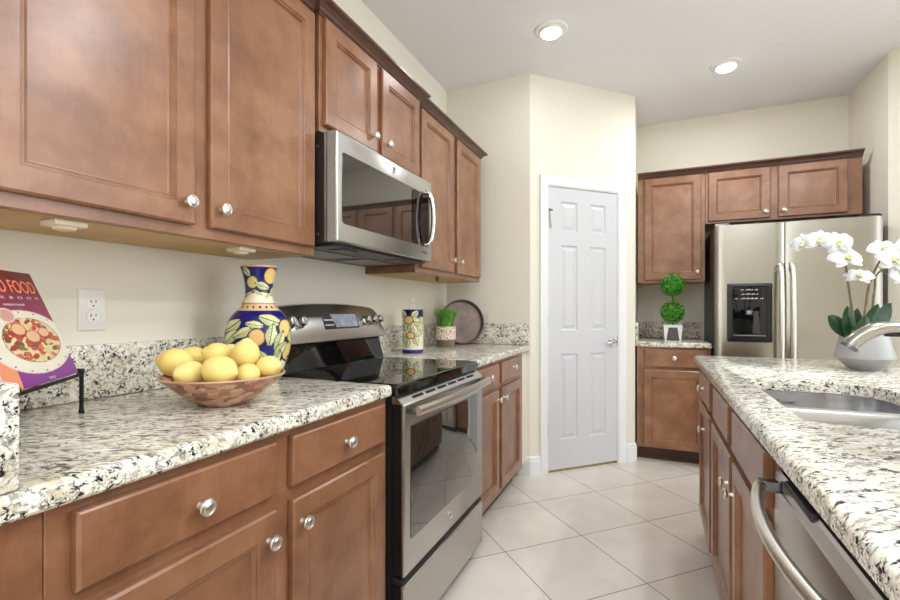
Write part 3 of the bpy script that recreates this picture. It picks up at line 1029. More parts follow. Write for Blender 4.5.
# ------------------------------------------------------------------ refrigerator
fr = thing('refrigerator', 'stainless side by side refrigerator with black water dispenser', 'refrigerator', (0.408, 3.70, 0), 0)
FW = 0.922
FT = 1.752
SPL = 0.412
bm = new(); box(bm, 0.0, FW, 0.068, 0.70, 0.02, FT - 0.012, 0.003, 1)
part('body', bm, M['blacksheet'], fr, None)
def fdoor(xa, xb, hole=None):
    bm = new()
    n = 14
    xs = [xa + (xb - xa) * k / n for k in range(n + 1)]
    loops = []
    for k, x in enumerate(xs):
        q = k / n * 2 - 1
        e = max(0, abs(q) - 0.92) / 0.08
        y = 0.006 * q * q + 0.010 * e * e
        loops.append([(x, 0.062, 0.10), (x, y + 0.004, 0.10), (x, y, 0.104), (x, y, FT - 0.004), (x, y + 0.004, FT), (x, 0.062, FT)])
    rings(bm, loops)
    return bm
fd = part('freezer_door', fdoor(0.002, SPL - 0.003), M['steel_f'], fr)
rd = part('fresh_food_door', fdoor(SPL + 0.003, FW - 0.002), M['steel_f'], fr)
bm = new(); box(bm, 0.01, FW - 0.01, 0.03, 0.06, 0.015, 0.095)
part('base_grille', bm, M['black'], fr, None)
for xa in (0.0, FW - 0.10):
    bm = new()
    rings(bm, [[(xa, 0.02, FT + 0.001), (xa + 0.10, 0.02, FT + 0.001), (xa + 0.10, 0.16, FT + 0.001), (xa, 0.16, FT + 0.001)], [(xa + 0.01, 0.03, FT + 0.016), (xa + 0.09, 0.03, FT + 0.016), (xa + 0.09, 0.15, FT + 0.016), (xa + 0.01, 0.15, FT + 0.016)]])
    part('hinge_cover', bm, M['black'], fr, None)
def fhandle(parent, x):
    bm = new()
    pts = smooth_path([(x, -0.004, 1.462), (x, -0.034, 1.452), (x, -0.050, 1.38), (x, -0.060, 1.20), (x, -0.062, 1.05), (x, -0.060, 0.90), (x, -0.050, 0.72), (x, -0.034, 0.648), (x, -0.004, 0.638)], 5)
    tube(bm, pts, 0.0165, 14, True, (0.75, 1.0))
    h = part('handle', bm, M['nickel'], parent)
    for z in (1.43, 0.67):
        bm = new(); box(bm, x - 0.014, x + 0.014, -0.03, 0.006, z - 0.02, z + 0.02, 0.006); part('handle_mount', bm, M['nickel'], h)
fhandle(fd, SPL - 0.032)
fhandle(rd, SPL + 0.032)
# dispenser
dx0, dx1, dz0, dz1 = 0.075, 0.338, 0.936, 1.340
bm = new()
A = rrect(dx0, dx1, dz0, dz1, 0.008)
def ins(a, zlo, zhi): return rrect(dx0 + a, dx1 - a, dz0 + zlo, dz1 - zhi, 0.008)
rings(bm, [[(x, y, z) for x, z in A] for y in (0.012, -0.007)] + [[(x, -0.009, z) for x, z in ins(0.003, 0.003, 0.003)], [(x, -0.009, z) for x, z in ins(0.030, 0.040, 0.020)], [(x, -0.004, z) for x, z in ins(0.034, 0.044, 0.024)]], True, True, True)
dp = part('dispenser', bm, M['black'], fd)
cx0, cx1 = dx0 + 0.034, dx1 - 0.034
bm = new(); box(bm, cx0, cx1, -0.0075, -0.0035, 1.212, dz1 - 0.024, 0.001, 1)
part('dispenser_panel', bm, M['blackglass'], dp, None)
for zz, spec in ((1.292, ((0.045, 0.02), (0.075, 0.045), (0.128, 0.02))), (1.262, ((0.048, 0.02), (0.072, 0.028), (0.104, 0.024), (0.132, 0.018))), (1.232, ((0.012, 0.02), (0.046, 0.10), (0.158, 0.022)))):
    for a, w_ in spec:
        nn = max(1, int(w_ / 0.008))
        for k in range(nn):
            xq = cx0 + a + k * w_ / nn
            bm = new(); box(bm, xq, xq + w_ / nn * 0.7, -0.0082, -0.0074, zz, zz + 0.007 + 0.003 * ((k * 7) % 3 - 1))
            part('printed_icon', bm, M['mark'], dp, None)
bm = new(); box(bm, cx0, cx1, -0.0055, -0.0038, 0.984, 1.210)
rc = part('recess', bm, M['blackglass'], dp, None)
bm = new(); box(bm, cx0 + 0.072, cx0 + 0.116, -0.020, -0.004, 1.12, 1.158, 0.004); part('nozzle', bm, M['blacksheet'], dp)
bm = new(); box(bm, cx0 + 0.080, cx0 + 0.106, -0.0215, -0.020, 1.128, 1.152); part('water_mark', bm, M['lcd'], dp, None)
bm = new(); rings(bm, [[(cx0 + 0.122, -0.008, 1.15), (cx0 + 0.150, -0.008, 1.15), (cx0 + 0.150, -0.004, 1.15), (cx0 + 0.122, -0.004, 1.15)], [(cx0 + 0.116, -0.018, 1.0), (cx0 + 0.156, -0.018, 1.0), (cx0 + 0.156, -0.006, 1.0), (cx0 + 0.116, -0.006, 1.0)]]); part('paddle', bm, M['blacksheet'], dp, None)
bm = new(); box(bm, cx0 + 0.005, cx1 - 0.005, -0.022, -0.004, 0.977, 0.985, 0.002); part('drip_tray', bm, M['steel_d'], dp)

# ------------------------------------------------------------------ dishwasher
dw = thing('dishwasher', 'stainless dishwasher with bowed bar handle at the near end of the island', 'dishwasher', (0.238, 1.166, 0), -L)
DWW = 0.598
bm = new(); box(bm, 0.002, DWW - 0.002, 0.03, 0.58, 0.11, 0.862); part('body', bm, M['blacksheet'], dw, None)
bm = new(); box(bm, 0.01, DWW - 0.01, 0.07, 0.085, 0.0, 0.105); part('toe_kick', bm, M['black'], dw, None)
bm = new()
rings(bm, [[(x, y, z) for x, z in rrect(0.004 + o, DWW - 0.004 - o, 0.125 + o, 0.792 - o, 0.003)] for o, y in ((0, 0.028), (0, 0.003), (0.003, 0.0))])
dd = part('door', bm, M['steel'], dw)
bm = new()
rings(bm, [[(x, 0.001, 0.7945), (x, 0.028, 0.7945), (x, 0.028, 0.822), (x, 0.008, 0.822), (x, 0.003, 0.818)] for x in (0.004, DWW - 0.004)])
part('control_strip', bm, M['steel'], dw, None)
bm = new(); box(bm, 0.004, DWW - 0.004, 0.014, 0.03, 0.8225, 0.866); part('top_gap_shade', bm, M['dark'], dw, None)  # dark strip stands in for the shaded gap under the worktop
bm = new(); box(bm, 0.09, 0.25, -0.001, 0.010, 0.811, 0.826, 0.002); part('vent_block', bm, M['blacksheet'], dw)
bm = new()
xa, xb = 0.045, DWW - 0.045
pts = []
for k in range(25):
    q = k / 24
    pts.append((xa + (xb - xa) * q, -0.032 - 0.036 * math.sin(PI * q) ** 0.8, 0.797 - 0.0 * q))
tube(bm, pts, 0.0112, 16, True)
hd = part('handle', bm, M['nickel'], dd, label='bowed brushed bar handle')
for x in (xa, xb):
    bm = new(); box(bm, x - 0.011, x + 0.011, -0.038, 0.0, 0.785, 0.809, 0.004); part('handle_mount', bm, M['steel_d'], hd)

# ------------------------------------------------------------------ outlets and under cabinet pieces
def outlet(y, z, label):
    t = thing('wall_outlet', label, 'outlet', (WX, y, z), L)
    bm = new()
    rings(bm, [[(x, yy, zz) for x, zz in rrect(-0.035 + o, 0.035 - o, -0.0575 + o, 0.0575 - o, 0.004)] for o, yy in ((0, -0.0005), (0, -0.003), (0.003, -0.006))])
    part('cover_plate', bm, M['white'], t)
    for zz in (-0.019, 0.019):
        bm = new(); lathe(bm, [(0.017, 0.0), (0.017, 0.0075), (0.016, 0.0085), (0, 0.0085)], 24, (0, -0.0, zz), '-y')
        r_ = part('receptacle', bm, M['white'], t)
        for xx, ww, z_, hh in ((-0.006, 0.0022, 0.004, 0.008), (0.006, 0.0022, 0.004, 0.006), (0.0, 0.004, -0.008, 0.004)):
            bm = new(); box(bm, xx - ww / 2, xx + ww / 2, -0.0092, -0.008, zz + z_ - hh / 2, zz + z_ + hh / 2)
            part('slot', bm, M['dark'], r_, None)
    bm = new(); lathe(bm, [(0.003, 0.006), (0.003, 0.0072), (0, 0.0075)], 10, (0, 0, 0), '-y'); part('screw', bm, M['nickel'], t)
    return t
outlet(0.750, 1.158, 'white wall outlet between the cookbook and the lemon bowl')
outlet(2.59, 1.178, 'white wall outlet behind the painted canister')
def puck(x, y, label, m, w=0.062):
    t = thing('cabinet_puck_light', label, 'puck light', (x, y, UZ - 0.0017), L, 'puck lights under the wall cabinets')
    bm = new(); box(bm, -w / 2, w / 2, -0.03, 0.03, -0.012, 0.0, 0.003); part('base', bm, m, t)
    bm = new(); lathe(bm, [(0.022, -0.012), (0.020, -0.018), (0.012, -0.020), (0, -0.020)], 20); part('cap', bm, m, t)
puck(-1.165, 0.565, 'white puck light under the large wall cabinet above the cookbook', M['pucks'])
puck(-1.165, 1.03, 'white puck light under the large wall cabinet above the painted vase', M['pucks'])
bm = new(); box(bm, -1.115, -1.08 - 0.031, 2.26, 2.30, UZ - 0.03, UZ - 0.0017, 0.003)
for v in bm.verts: v.co.y += 0.06
tag(finish(bm, 'cabinet_latch_block', M['black'], SM), 'small black block under the wall cabinet right of the microwave', 'block')

# ------------------------------------------------------------------ painted pottery
def paint_obj(o, fn):
    me = o.data
    at = me.color_attributes.new('Paint', 'FLOAT_COLOR', 'POINT')
    for i, v in enumerate(me.vertices):
        at.data[i].color = (*fn(v.co), 1)

BLUE = srgb(30, 30, 112); NAVY = srgb(20, 20, 60); CREAM = srgb(236, 226, 200); LEMY = srgb(238, 206, 128); ORNG = srgb(236, 192, 128)
LEAF = srgb(218, 218, 166); LEAFD = srgb(190, 196, 136); INK = srgb(40, 44, 40); PEACH = srgb(226, 164, 118); GRAPE = srgb(206, 194, 96)
def ell(px, py, cx, cy, a, b, ang, pointed=False):
    """signed size of an ellipse or a leaf: below 1 is inside"""
    c_, s_ = math.cos(ang), math.sin(ang)
    x = (px - cx) * c_ + (py - cy) * s_
    y = -(px - cx) * s_ + (py - cy) * c_
    if pointed:
        q = abs(x) / a
        if q >= 1: return 2.0
        w = b * (1 - q ** 1.6)
        return max(q, abs(y) / max(w, 1e-6))
    return math.hypot(x / a, y / b)
def motif(px, py, items, base):
    col = base
    for kind, cx, cy, a, b, ang in items:
        if kind == 'leaf': a, b = a * 1.15, b * 1.55
        elif kind in ('lemon', 'orange'): a, b = a * 1.15, b * 1.15
        q = ell(px, py, cx, cy, a, b, math.radians(ang), kind == 'leaf')
        if q < 1:
            if q > 0.83: col = INK
            elif kind == 'leaf':
                c_, s_ = math.cos(math.radians(ang)), math.sin(math.radians(ang))
                y = -(px - cx) * s_ + (py - cy) * c_
                col = LEAFD if y > 0.15 * b else LEAF
                if abs(y) < 0.07 * b: col = INK
            elif kind == 'lemon':
                col = LEMY if q < 0.66 else ORNG
            elif kind == 'orange':
                col = ORNG if q < 0.7 else PEACH
            elif kind == 'grape':
                col = GRAPE if (int(px / 9) + int(py / 9)) % 2 else LEAF
            elif kind == 'blue': col = BLUE
            elif kind == 'cream': col = CREAM
    return col

VC = place(259, 382, 1.53); VC.z = CT1
K = 1.53 / F_PX
vprof = [(0.0585, 0.0), (0.0625, 0.004), (0.070, 0.02)] + [(r * K, (382.6 - v) * K) for r, v in ((23.5, 372), (27.5, 362), (31, 351), (33, 340), (32.8, 332), (30.5, 323), (27, 316.5), (22.5, 311.5), (19.5, 309), (17.2, 306.5), (16.6, 305), (16.2, 303), (14.4, 300), (13.4, 295), (13.6, 287), (14.8, 279), (16.4, 273), (17.6, 269.5), (18.6, 268), (18.8, 266.6), (18.2, 265.6), (16.8, 265.8), (15.8, 268), (13.0, 278), (12, 290))]
dense = []
for p, q in zip(vprof, vprof[1:]):
    n = max(1, int(math.hypot(p[0] - q[0], p[1] - q[1]) / 0.0016))
    for k in range(n):
        dense.append((p[0] + (q[0] - p[0]) * k / n, p[1] + (q[1] - p[1]) * k / n))
dense.append(vprof[-1])
# smooth the silhouette
for _ in range(14):
    dense = [dense[0]] + [((a[0] + 2 * b[0] + c_[0]) / 4, (a[1] + 2 * b[1] + c_[1]) / 4) for a, b, c_ in zip(dense, dense[1:], dense[2:])] + [dense[-1]]
dense = [(r * 0.945, z) for r, z in dense]
bm = new(); lathe(bm, dense, 220)
vase = finish(bm, 'painted_vase', M['paint'], SM, None, VC)
tag(vase, 'tall cobalt blue vase painted with lemons and leaves beside the range', 'vase')
V_BODY = [('leaf', 70, 350, 44, 20, -38), ('leaf', 60, 405, 46, 17, -50), ('leaf', 120, 380, 50, 16, -30), ('leaf', 235, 325, 55, 20, 20), ('leaf', 165, 345, 40, 14, 10),
          ('lemon', 305, 365, 44, 30, 85), ('orange', 175, 405, 37, 40, 0), ('leaf', 238, 395, 52, 20, 100), ('leaf', 275, 425, 50, 17, 110), ('lemon', 318, 480, 46, 26, 105), ('leaf', 280, 465, 45, 15, 130),
          ('leaf', 335, 415, 42, 14, 80), ('leaf', 258, 515, 46, 16, 120), ('leaf', 330, 545, 40, 14, 70), ('leaf', 110, 470, 46, 18, 40), ('lemon', 150, 510, 40, 30, 20), ('leaf', 60, 480, 40, 14, 80), ('leaf', 205, 500, 36, 13, 60), ('leaf', 345, 350, 36, 12, 60), ('orange', 70, 540, 26, 28, 0)]
V_NECK = [('cream', 190, 240, 90, 62, 0), ('grape', 155, 140, 27, 34, 0), ('lemon', 238, 108, 40, 29, 100), ('leaf', 200, 158, 34, 14, 20), ('leaf', 130, 90, 26, 10, 60), ('leaf', 250, 180, 26, 10, 110), ('leaf', 178, 190, 24, 5, 30), ('leaf', 140, 195, 22, 4, -30), ('leaf', 225, 205, 24, 4, 130)]
FACE = math.atan2(-VC.y, -VC.x)
def vase_paint(co):
    th = math.atan2(co.y, co.x) - FACE
    th = (th + PI) % (2 * PI) - PI
    r = math.hypot(co.x, co.y) / K
    v = 382.6 - co.z / K
    side = 1
    s_ = math.sin(th)
    px = 185 + (5 * r) * s_ * (1 if abs(th) <= PI / 2 else -1)
    py = (v - 255) * 5
    if v < 268.4: return PEACH
    if v < 303.2:
        return motif(px, py, V_NECK, BLUE)
    if v < 311.6:
        if v < 304.0 or 310.8 < v: return INK if v < 304 else BLUE
        if 304 <= v < 305.3: return PEACH
        k = (th * 9 / PI) % 1
        if 306 < v < 308.6 and k < 0.3: return NAVY
        return srgb(232, 196, 150)
    base = BLUE if py < 500 + 40 * math.sin(3 * th) else CREAM
    return motif(px, py, V_BODY, base)
paint_obj(vase, vase_paint)

# canister by the range
CC = Vector((-1.245, 2.288, CT1))
CR, CH = 0.0600, 0.246
bm = new()
prof = [(CR - 0.004, 0.0), (CR, 0.004)] + [(CR, 0.004 + (CH - 0.008) * k / 120) for k in range(1, 121)] + [(CR - 0.003, CH), (CR - 0.006, CH - 0.002), (CR - 0.007, CH - 0.03), (CR - 0.007, 0.012), (0.0, 0.012)]
lathe(bm, prof, 150)
can = finish(bm, 'painted_canister', M['paint'], SM, None, CC)
tag(can, 'cylindrical utensil canister painted with sunflowers and leaves behind the cooktop', 'canister')
FACE2 = math.atan2(-CC.y, -CC.x)
C_IT = [('leaf', 70, 185, 44, 22, 50), ('leaf', 180, 190, 42, 22, -45), ('leaf', 205, 265, 38, 30, 10), ('leaf', 140, 320, 42, 22, 100), ('leaf', 85, 320, 36, 18, 80), ('leaf', 225, 325, 38, 18, 60), ('orange', 122, 245, 40, 38, 0),
        ('leaf', 75, 395, 30, 14, 20), ('leaf', 110, 460, 44, 20, 100), ('leaf', 190, 440, 46, 20, 70), ('leaf', 210, 380, 34, 16, -10), ('leaf', 160, 355, 34, 16, 80), ('leaf', 85, 430, 34, 14, 70), ('orange', 140, 390, 38, 30, 10), ('leaf', 240, 250, 40, 14, 80)]
def can_paint(co):
    th = math.atan2(co.y, co.x) - FACE2
    th = (th + PI) % (2 * PI) - PI
    px = 160 + 100 * math.sin(th) * (1 if abs(th) <= PI / 2 else -1)
    py = 145 + (CH - co.z) / CH * 415
    if math.hypot(co.x, co.y) < CR - 0.0055: return NAVY
    if py < 152 or py > 525: return BLUE
    base = BLUE if py < 220 and px > 60 else CREAM
    if py < 200: base = NAVY
    return motif(px, py, C_IT, base)
paint_obj(can, can_paint)

# ------------------------------------------------------------------ fruit bowl and lemons
BC = place(224.5, 408, 1.19); BC.z = CT1
bm = new()
prof = [(0.062, 0.0), (0.068, 0.0015), (0.088, 0.014), (0.118, 0.034), (0.145, 0.054), (0.166, 0.071), (0.1695, 0.0745)]
inn = [(0.1655, 0.0745), (0.160, 0.0715), (0.140, 0.057), (0.112, 0.038), (0.080, 0.018), (0.05, 0.009), (0.0, 0.008)]
bowl = thing('fruit_bowl', 'shallow patchwork wooden bowl holding lemons on the granite worktop', 'bowl', BC)
prof = [(r * 0.88, z) for r, z in prof]
inn = [(r * 0.88, z) for r, z in inn]
bm = new(); lathe(bm, prof + inn, 64); part('bowl_body', bm, M['bowl'], bowl)
bm = new(); lathe(bm, [(r * 0.88, z) for r, z in ((0.1655, 0.0735), (0.1700, 0.0735), (0.1712, 0.0755), (0.1695, 0.078), (0.1665, 0.078), (0.1648, 0.0757), (0.1655, 0.0735))], 64, cap0=False, cap1=False); part('rim', bm, M['bowlrim'], bowl)
def lemon_mesh():
    bm = new()
    prof = []
    n = 22
    for k in range(n + 1):
        t = -1 + 2 * k / n
        r = 0.0325 * max(0, 1 - abs(t) ** 2.3) ** 0.62
        x = 0.0385 * t
        if t > 0.80: r = max(r * 0.9, 0.008 * (1 - (t - 0.8) / 0.2) ** 0.5); x += 0.0045 * (t - 0.8) / 0.2
        prof.append((r, x))
    lathe(bm, prof, 24, (0, 0, 0), 'z')
    return bm
lem = None
# photo position, depth, axis direction in view terms (right, up, toward camera), size
LEMS = [(171.5, 363.5, 1.20, (-0.9, 0.15, 0.3), 1.12, 'big lemon at the left rim of the wooden bowl'),
        (187.5, 371.5, 1.125, (-0.3, 0.1, 0.9), 1.0, 'lemon at the front left of the wooden bowl beside the big left one'),
        (206.5, 355.5, 1.235, (-0.7, 0.3, 0.5), 1.02, 'lemon at the back of the pile with the front lemon below it'),
        (217.5, 368.0, 1.115, (0.95, -0.12, 0.2), 1.12, 'front lemon lying sideways with its tip pointing right'),
        (243.5, 352.0, 1.235, (0.15, 0.95, 0.1), 1.08, 'upright lemon topping the pile in the bowl'),
        (245.5, 372.5, 1.180, (0.1, 0.25, -0.95), 0.89, 'lemon showing its round stem scar at the front of the bowl'),
        (266.5, 364.5, 1.235, (0.8, 0.1, 0.3), 0.92, 'lemon at the right end of the wooden bowl'),
        (228.0, 352.5, 1.325, (0.5, 0.3, 0.5), 0.95, 'lemon half hidden behind the upright one'),
        (190.0, 359.5, 1.285, (0.6, 0.1, -0.5), 1.0, 'lemon mostly hidden at the back left of the pile'),
        (203.0, 379.5, 1.185, (0.5, 0.1, 0.6), 0.85, 'lemon low in the bowl glimpsed beneath the front ones')]
def bowl_floor(r):
    q = list(reversed(inn))
    for (r0, z0_), (r1, z1_) in zip(q, q[1:]):
        if r <= r1: return z0_ + (z1_ - z0_) * (r - r0) / max(r1 - r0, 1e-6)
    return inn[0][1]
LPOS = [place(u + 2, v + 2.5, D - 0.022) for u, v, D, *_ in LEMS]
LRAD = [0.0332 * t[4] for t in LEMS]
LPOS[2] += Vector((0.012, 0.02, 0.006))
for it in range(300):
    for i in range(len(LPOS)):
        for j in range(i):
            d = LPOS[i] - LPOS[j]
            m = LRAD[i] + LRAD[j]
            if d.length < m:
                sh = d.normalized() * (m - d.length) * 0.5
                LPOS[i] += sh; LPOS[j] -= sh
        # keep each fruit inside the wall of the bowl
        rel = LPOS[i] - BC
        rr = math.hypot(rel.x, rel.y)
        for (r0, z0_), (r1, z1_) in zip(inn, inn[1:]):
            for q in (0.0, 0.5):
                wr, wz = r0 + (r1 - r0) * q, z0_ + (z1_ - z0_) * q
                dx, dz = rr - wr, rel.z - wz
                dd_ = math.hypot(dx, dz)
                if dd_ < LRAD[i]:
                    k_ = (LRAD[i] - dd_)
                    nx_, nz_ = (-abs(dx) if True else dx) / max(dd_, 1e-5), abs(dz) / max(dd_, 1e-5)
                    if rr > 1e-4:
                        LPOS[i].x += rel.x / rr * nx_ * k_ * 0.5; LPOS[i].y += rel.y / rr * nx_ * k_ * 0.5
                    LPOS[i].z += nz_ * k_ * 0.5
Rv = Vector((C_, S_, 0)); Fv = Vector((-S_, C_, 0)); Uv = Vector((0, 0, 1))
lem = None
for i, (u, v, D, ax, sc, lab) in enumerate(LEMS):
    if lem is None:
        lem = thing('lemon', lab, 'lemon', (0, 0, 0), 0, 'lemons in the wooden bowl')
        part('skin', lemon_mesh(), M['lemon'], lem)
        bm = new(); lathe(bm, [(0.0036, -0.0386), (0.0030, -0.0393), (0.0, -0.0390)], 10); part('stem_scar', bm, M['lemon_end'], lem)
        o = lem
    else:
        o = copy_tree(lem)
    o['label'] = lab
    a = (Rv * ax[0] + Uv * ax[1] - Fv * ax[2]).normalized()
    o.rotation_mode = 'QUATERNION'
    o.rotation_quaternion = a.to_track_quat('Z', 'Y')
    o.location = LPOS[i]
    o.scale = (sc, sc, sc)

# ------------------------------------------------------------------ cookbook on its stand
AN = math.radians(43.7)
bd = Vector((-math.sin(AN), math.cos(AN), 0))          # along the lower edge, to the right
bn = Vector((math.cos(AN), math.sin(AN), 0))            # the way the cover faces
BRC = Vector((-1.259, 0.640, 1.008))
LEAN = math.radians(22.0)
bup = (-bn * math.sin(LEAN) + Uv * math.cos(LEAN))
bfr = bd.cross(bup).normalized()
if bfr.dot(bn) < 0: bfr = -bfr
BW, BH = 0.292, 0.252
bk = thing('cookbook', 'purple cookbook with a plate of sausage on its cover propped on a stand', 'book', BRC)
# frame: x along bd measured from the left corner, y into the page, z up the cover
bmat = Matrix((bd, -bfr, bup)).transposed().to_4x4()
def in_book(bm, shift=True):
    for v in bm.verts:
        v.co = bmat @ Vector((v.co.x - BW, v.co.y, v.co.z))
    return bm
NXC, NZC = 190, 165
MAR = srgb(112, 18, 34); PUR = srgb(134, 52, 150); MAG = srgb(146, 40, 84)
rnd = random.Random(5)
bits = [(rnd.uniform(-0.9, 0.9), rnd.uniform(-0.9, 0.9), rnd.uniform(0.05, 0.16), rnd.uniform(0.05, 0.12), rnd.uniform(0, 3), rnd.choice([(196, 74, 62), (214, 104, 84), (172, 50, 44), (96, 92, 54), (124, 118, 70), (232, 214, 160), (226, 200, 130), (200, 88, 70)])) for _ in range(150)]
def mixc(a, b, t): return tuple(p + (q - p) * t for p, q in zip(a, b))
def cover_paint(s, t):
    """s metres leftwards from the right edge, t metres up"""
    k = t / BH
    col = mixc(PUR, MAG, min(1, k / 0.62)) if k < 0.62 else mixc(MAG, MAR, min(1, (k - 0.62) / 0.33))
    if s > 0.242 - t * 0.2 and t < 0.062 and s > 0.20: col = srgb(240, 150, 110)
    X, Y = (s - 0.130) / 0.158, (t - 0.090) / 0.071
    q = math.hypot(X, Y)
    if q < 1:
        col = srgb(232, 222, 202) if q > 0.955 else srgb(238, 230, 214)
        for kk in range(16):
            a = kk / 16 * 2 * PI
            if math.hypot(X - 0.93 * math.cos(a), (Y - 0.93 * math.sin(a))) < 0.022: col = srgb(60, 40, 70)
    X2, Y2 = (s - 0.122) / 0.110, (t - 0.093) / 0.0505
    q2 = math.hypot(X2, Y2)
    if q2 < 1.0: col = srgb(118, 96, 70)
    if q2 < 0.975:
        col = srgb(228, 212, 160)
        for bx, by, bw, bh, ba, bc in bits:
            c_, s_ = math.cos(ba), math.sin(ba)
            xx = (X2 - bx) * c_ + (Y2 - by) * s_; yy = -(X2 - bx) * s_ + (Y2 - by) * c_
            if (xx / bw) ** 2 + (yy / bh) ** 2 < 1: col = srgb(*bc)
        for sx, st, rr in ((0.160, 0.119, 1), (0.118, 0.101, 1.05), (0.068, 0.108, 0.85)):
            qq = math.hypot((s - sx) / (0.027 * rr), (t - st) / (0.0135 * rr))
            q3 = math.hypot((s - sx) / (0.028 * rr), (t - st + 0.004) / (0.0145 * rr))
            if q3 < 1: col = srgb(164, 62, 48)
            if qq < 1: col = srgb(236, 190, 150) if qq < 0.86 else srgb(196, 110, 84)
    qq = math.hypot((s - 0.178) / 0.030, (t - 0.150) / 0.016)
    if qq < 1: col = srgb(214, 160, 150) if qq < 0.8 else srgb(232, 206, 190)
    return col
bm = new()
box(bm, 0, BW, 0.0005, 0.0025, 0, BH); in_book(bm); part('cover_board', bm, M['page'], bk, None)
bm = new()
g = [[bm.verts.new((BW * i / NXC, 0.0, BH * j / NZC)) for j in range(NZC + 1)] for i in range(NXC + 1)]
for i in range(NXC):
    for j in range(NZC):
        bm.faces.new((g[i][j], g[i + 1][j], g[i + 1][j + 1], g[i][j + 1]))
cols = {}
pts_ = [(v.co.x, v.co.z) for v in bm.verts]
in_book(bm)
cv = part('front_cover', bm, M['cover'], bk, None, label='purple cover printed with a plate of sausage and rice')
at = cv.data.color_attributes.new('Paint', 'FLOAT_COLOR', 'POINT')
for i, (x, z) in enumerate(pts_):
    at.data[i].color = (*cover_paint(BW - x, z), 1)
bm = new(); box(bm, 0.003, BW - 0.004, 0.0027, 0.017, 0.003, BH - 0.003); in_book(bm); part('pages', bm, M['page'], bk, None)
bm = new(); box(bm, 0, BW, 0.0172, 0.0192, 0, BH); in_book(bm); part('back_cover', bm, M['titled'], bk, None)
def cover_text(s, x0, x1, z0, z1, m, name, depth, sp=1.0, bold=0.0):
    bm = text_bm(s, 0.03, sp, 0.0002, bold)
    fit_text(bm, x0, x1, z0, z1)
    for v in bm.verts: v.co.y -= depth
    in_book(bm)
    part(name, bm, m, cv, None)
cover_text('GOOD FOOD', 0.046, BW - 0.012, 0.199, 0.231, M['titled'], 'title_shadow', 0.0003, 1.02, 0.0012)
cover_text('GOOD FOOD', 0.049, BW - 0.014, 0.201, 0.230, M['title'], 'title', 0.0007, 1.02)
cover_text('COOKBOOK', 0.02, BW - 0.016, 0.1865, 0.1925, M['mark'], 'subtitle', 0.0004, 2.2)
cover_text('MARILEI FOLDER', 0.122, 0.202, 0.171, 0.1755, M['mark'], 'byline', 0.0004)
cover_text('TIMES', BW - 0.140, BW - 0.112, 0.003, 0.0085, M['mark'], 'imprint', 0.0004)

st = thing('book_stand', 'black wrought iron stand holding up the purple cookbook', 'stand', (0, 0, 0))
lx0 = BRC - bup * 0.006 + bd * 0.012
rail = []
bm = new()
a = BRC - bd * 0.024 - bup * 0.0075 + bfr * 0.012
b = BRC - bd * (BW + 0.02) - bup * 0.0075 + bfr * 0.012
tube(bm, [b, a], 0.0042, 10); part('ledge_bar', bm, M['iron'], st)
for q in (0.0, 1.0):
    p = a + (b - a) * (0.0 if q == 0 else 0.96)
    bm = new(); tube(bm, smooth_path([(p.x, p.y, CT1 + 0.0005), (p.x, p.y, CT1 + 0.05), (p.x, p.y, p.z + 0.004)], 4), [0.0062] + [0.0045] * 7 + [0.0055], 10); part('leg', bm, M['iron'], st)
    bm = new(); lathe(bm, [(0.003, 0.0), (0.0062, 0.003), (0.0068, 0.008), (0.005, 0.012), (0, 0.013)], 14, (p.x, p.y, p.z + 0.001)); part('finial', bm, M['iron'], st)
bk_foot = BRC - bd * (BW / 2) - bn * 0.10
bm = new()
p0 = BRC - bd * (BW / 2) - bup * 0.0075 - bfr * 0.024
p1 = p0 + bup * 0.17
tube(bm, [a + (b - a) * 0.5, p0, p1], 0.0038, 10); part('back_upright', bm, M['iron'], st)
bm = new(); foot = p1 - bn * 0.02; tube(bm, [p1, Vector((p0.x - 0.10, p0.y - 0.03, CT1 + 0.004))], 0.0038, 10); part('leg', bm, M['iron'], st)

# ------------------------------------------------------------------ grass pot and round tray
GP = Vector((-1.248, 2.752, CT1))
gp = thing('potted_grass', 'small woven and wood pot of green grass standing before the round tray', 'potted plant', GP)
bm = new(); lathe(bm, [(0.055, 0.0), (0.058, 0.003), (0.062, 0.046), (0.0, 0.046)], 32); part('pot_base', bm, M['woodpot'], gp)
bm = new(); lathe(bm, [(0.0615, 0.0465), (0.066, 0.052), (0.066, 0.128), (0.063, 0.134), (0.058, 0.132), (0.056, 0.118), (0.0, 0.118)], 36); part('pot_band', bm, M['woven'], gp)
bm = new(); lathe(bm, [(0.0555, 0.1185), (0.05, 0.122), (0, 0.124)], 24); part('soil', bm, M['soil'], gp)
bm = new()
for k in range(190):
    a_ = random.uniform(0, 2 * PI); r0 = 0.046 * math.sqrt(random.random())
    x, y = r0 * math.cos(a_), r0 * math.sin(a_)
    h = random.uniform(0.115, 0.185); out = random.uniform(0.15, 1.0) * (0.35 + r0 / 0.046) * 0.066
    aa = a_ + random.uniform(-0.5, 0.5)
    w = random.uniform(0.0034, 0.0052)
    px_, py_ = -math.sin(aa) * w, math.cos(aa) * w
    rows_ = []
    for q in (0, 0.35, 0.7, 1.0):
        ww = (1, 0.95, 0.6, 0.03)[(0, 0.35, 0.7, 1.0).index(q)]
        ox_, oy_ = x + math.cos(aa) * out * q * q, y + math.sin(aa) * out * q * q
        z_ = 0.118 + h * (q - 0.12 * q * q)
        rows_.append(((ox_ + px_ * ww, oy_ + py_ * ww, z_), (ox_ - px_ * ww, oy_ - py_ * ww, z_)))
    vs = [(bm.verts.new(p), bm.verts.new(q)) for p, q in rows_]
    for a2, b2 in zip(vs, vs[1:]):
        bm.faces.new((a2[0], a2[1], b2[1], b2[0]))
part('grass', bm, M['grass'], gp, 10, label='green upright grass blades')

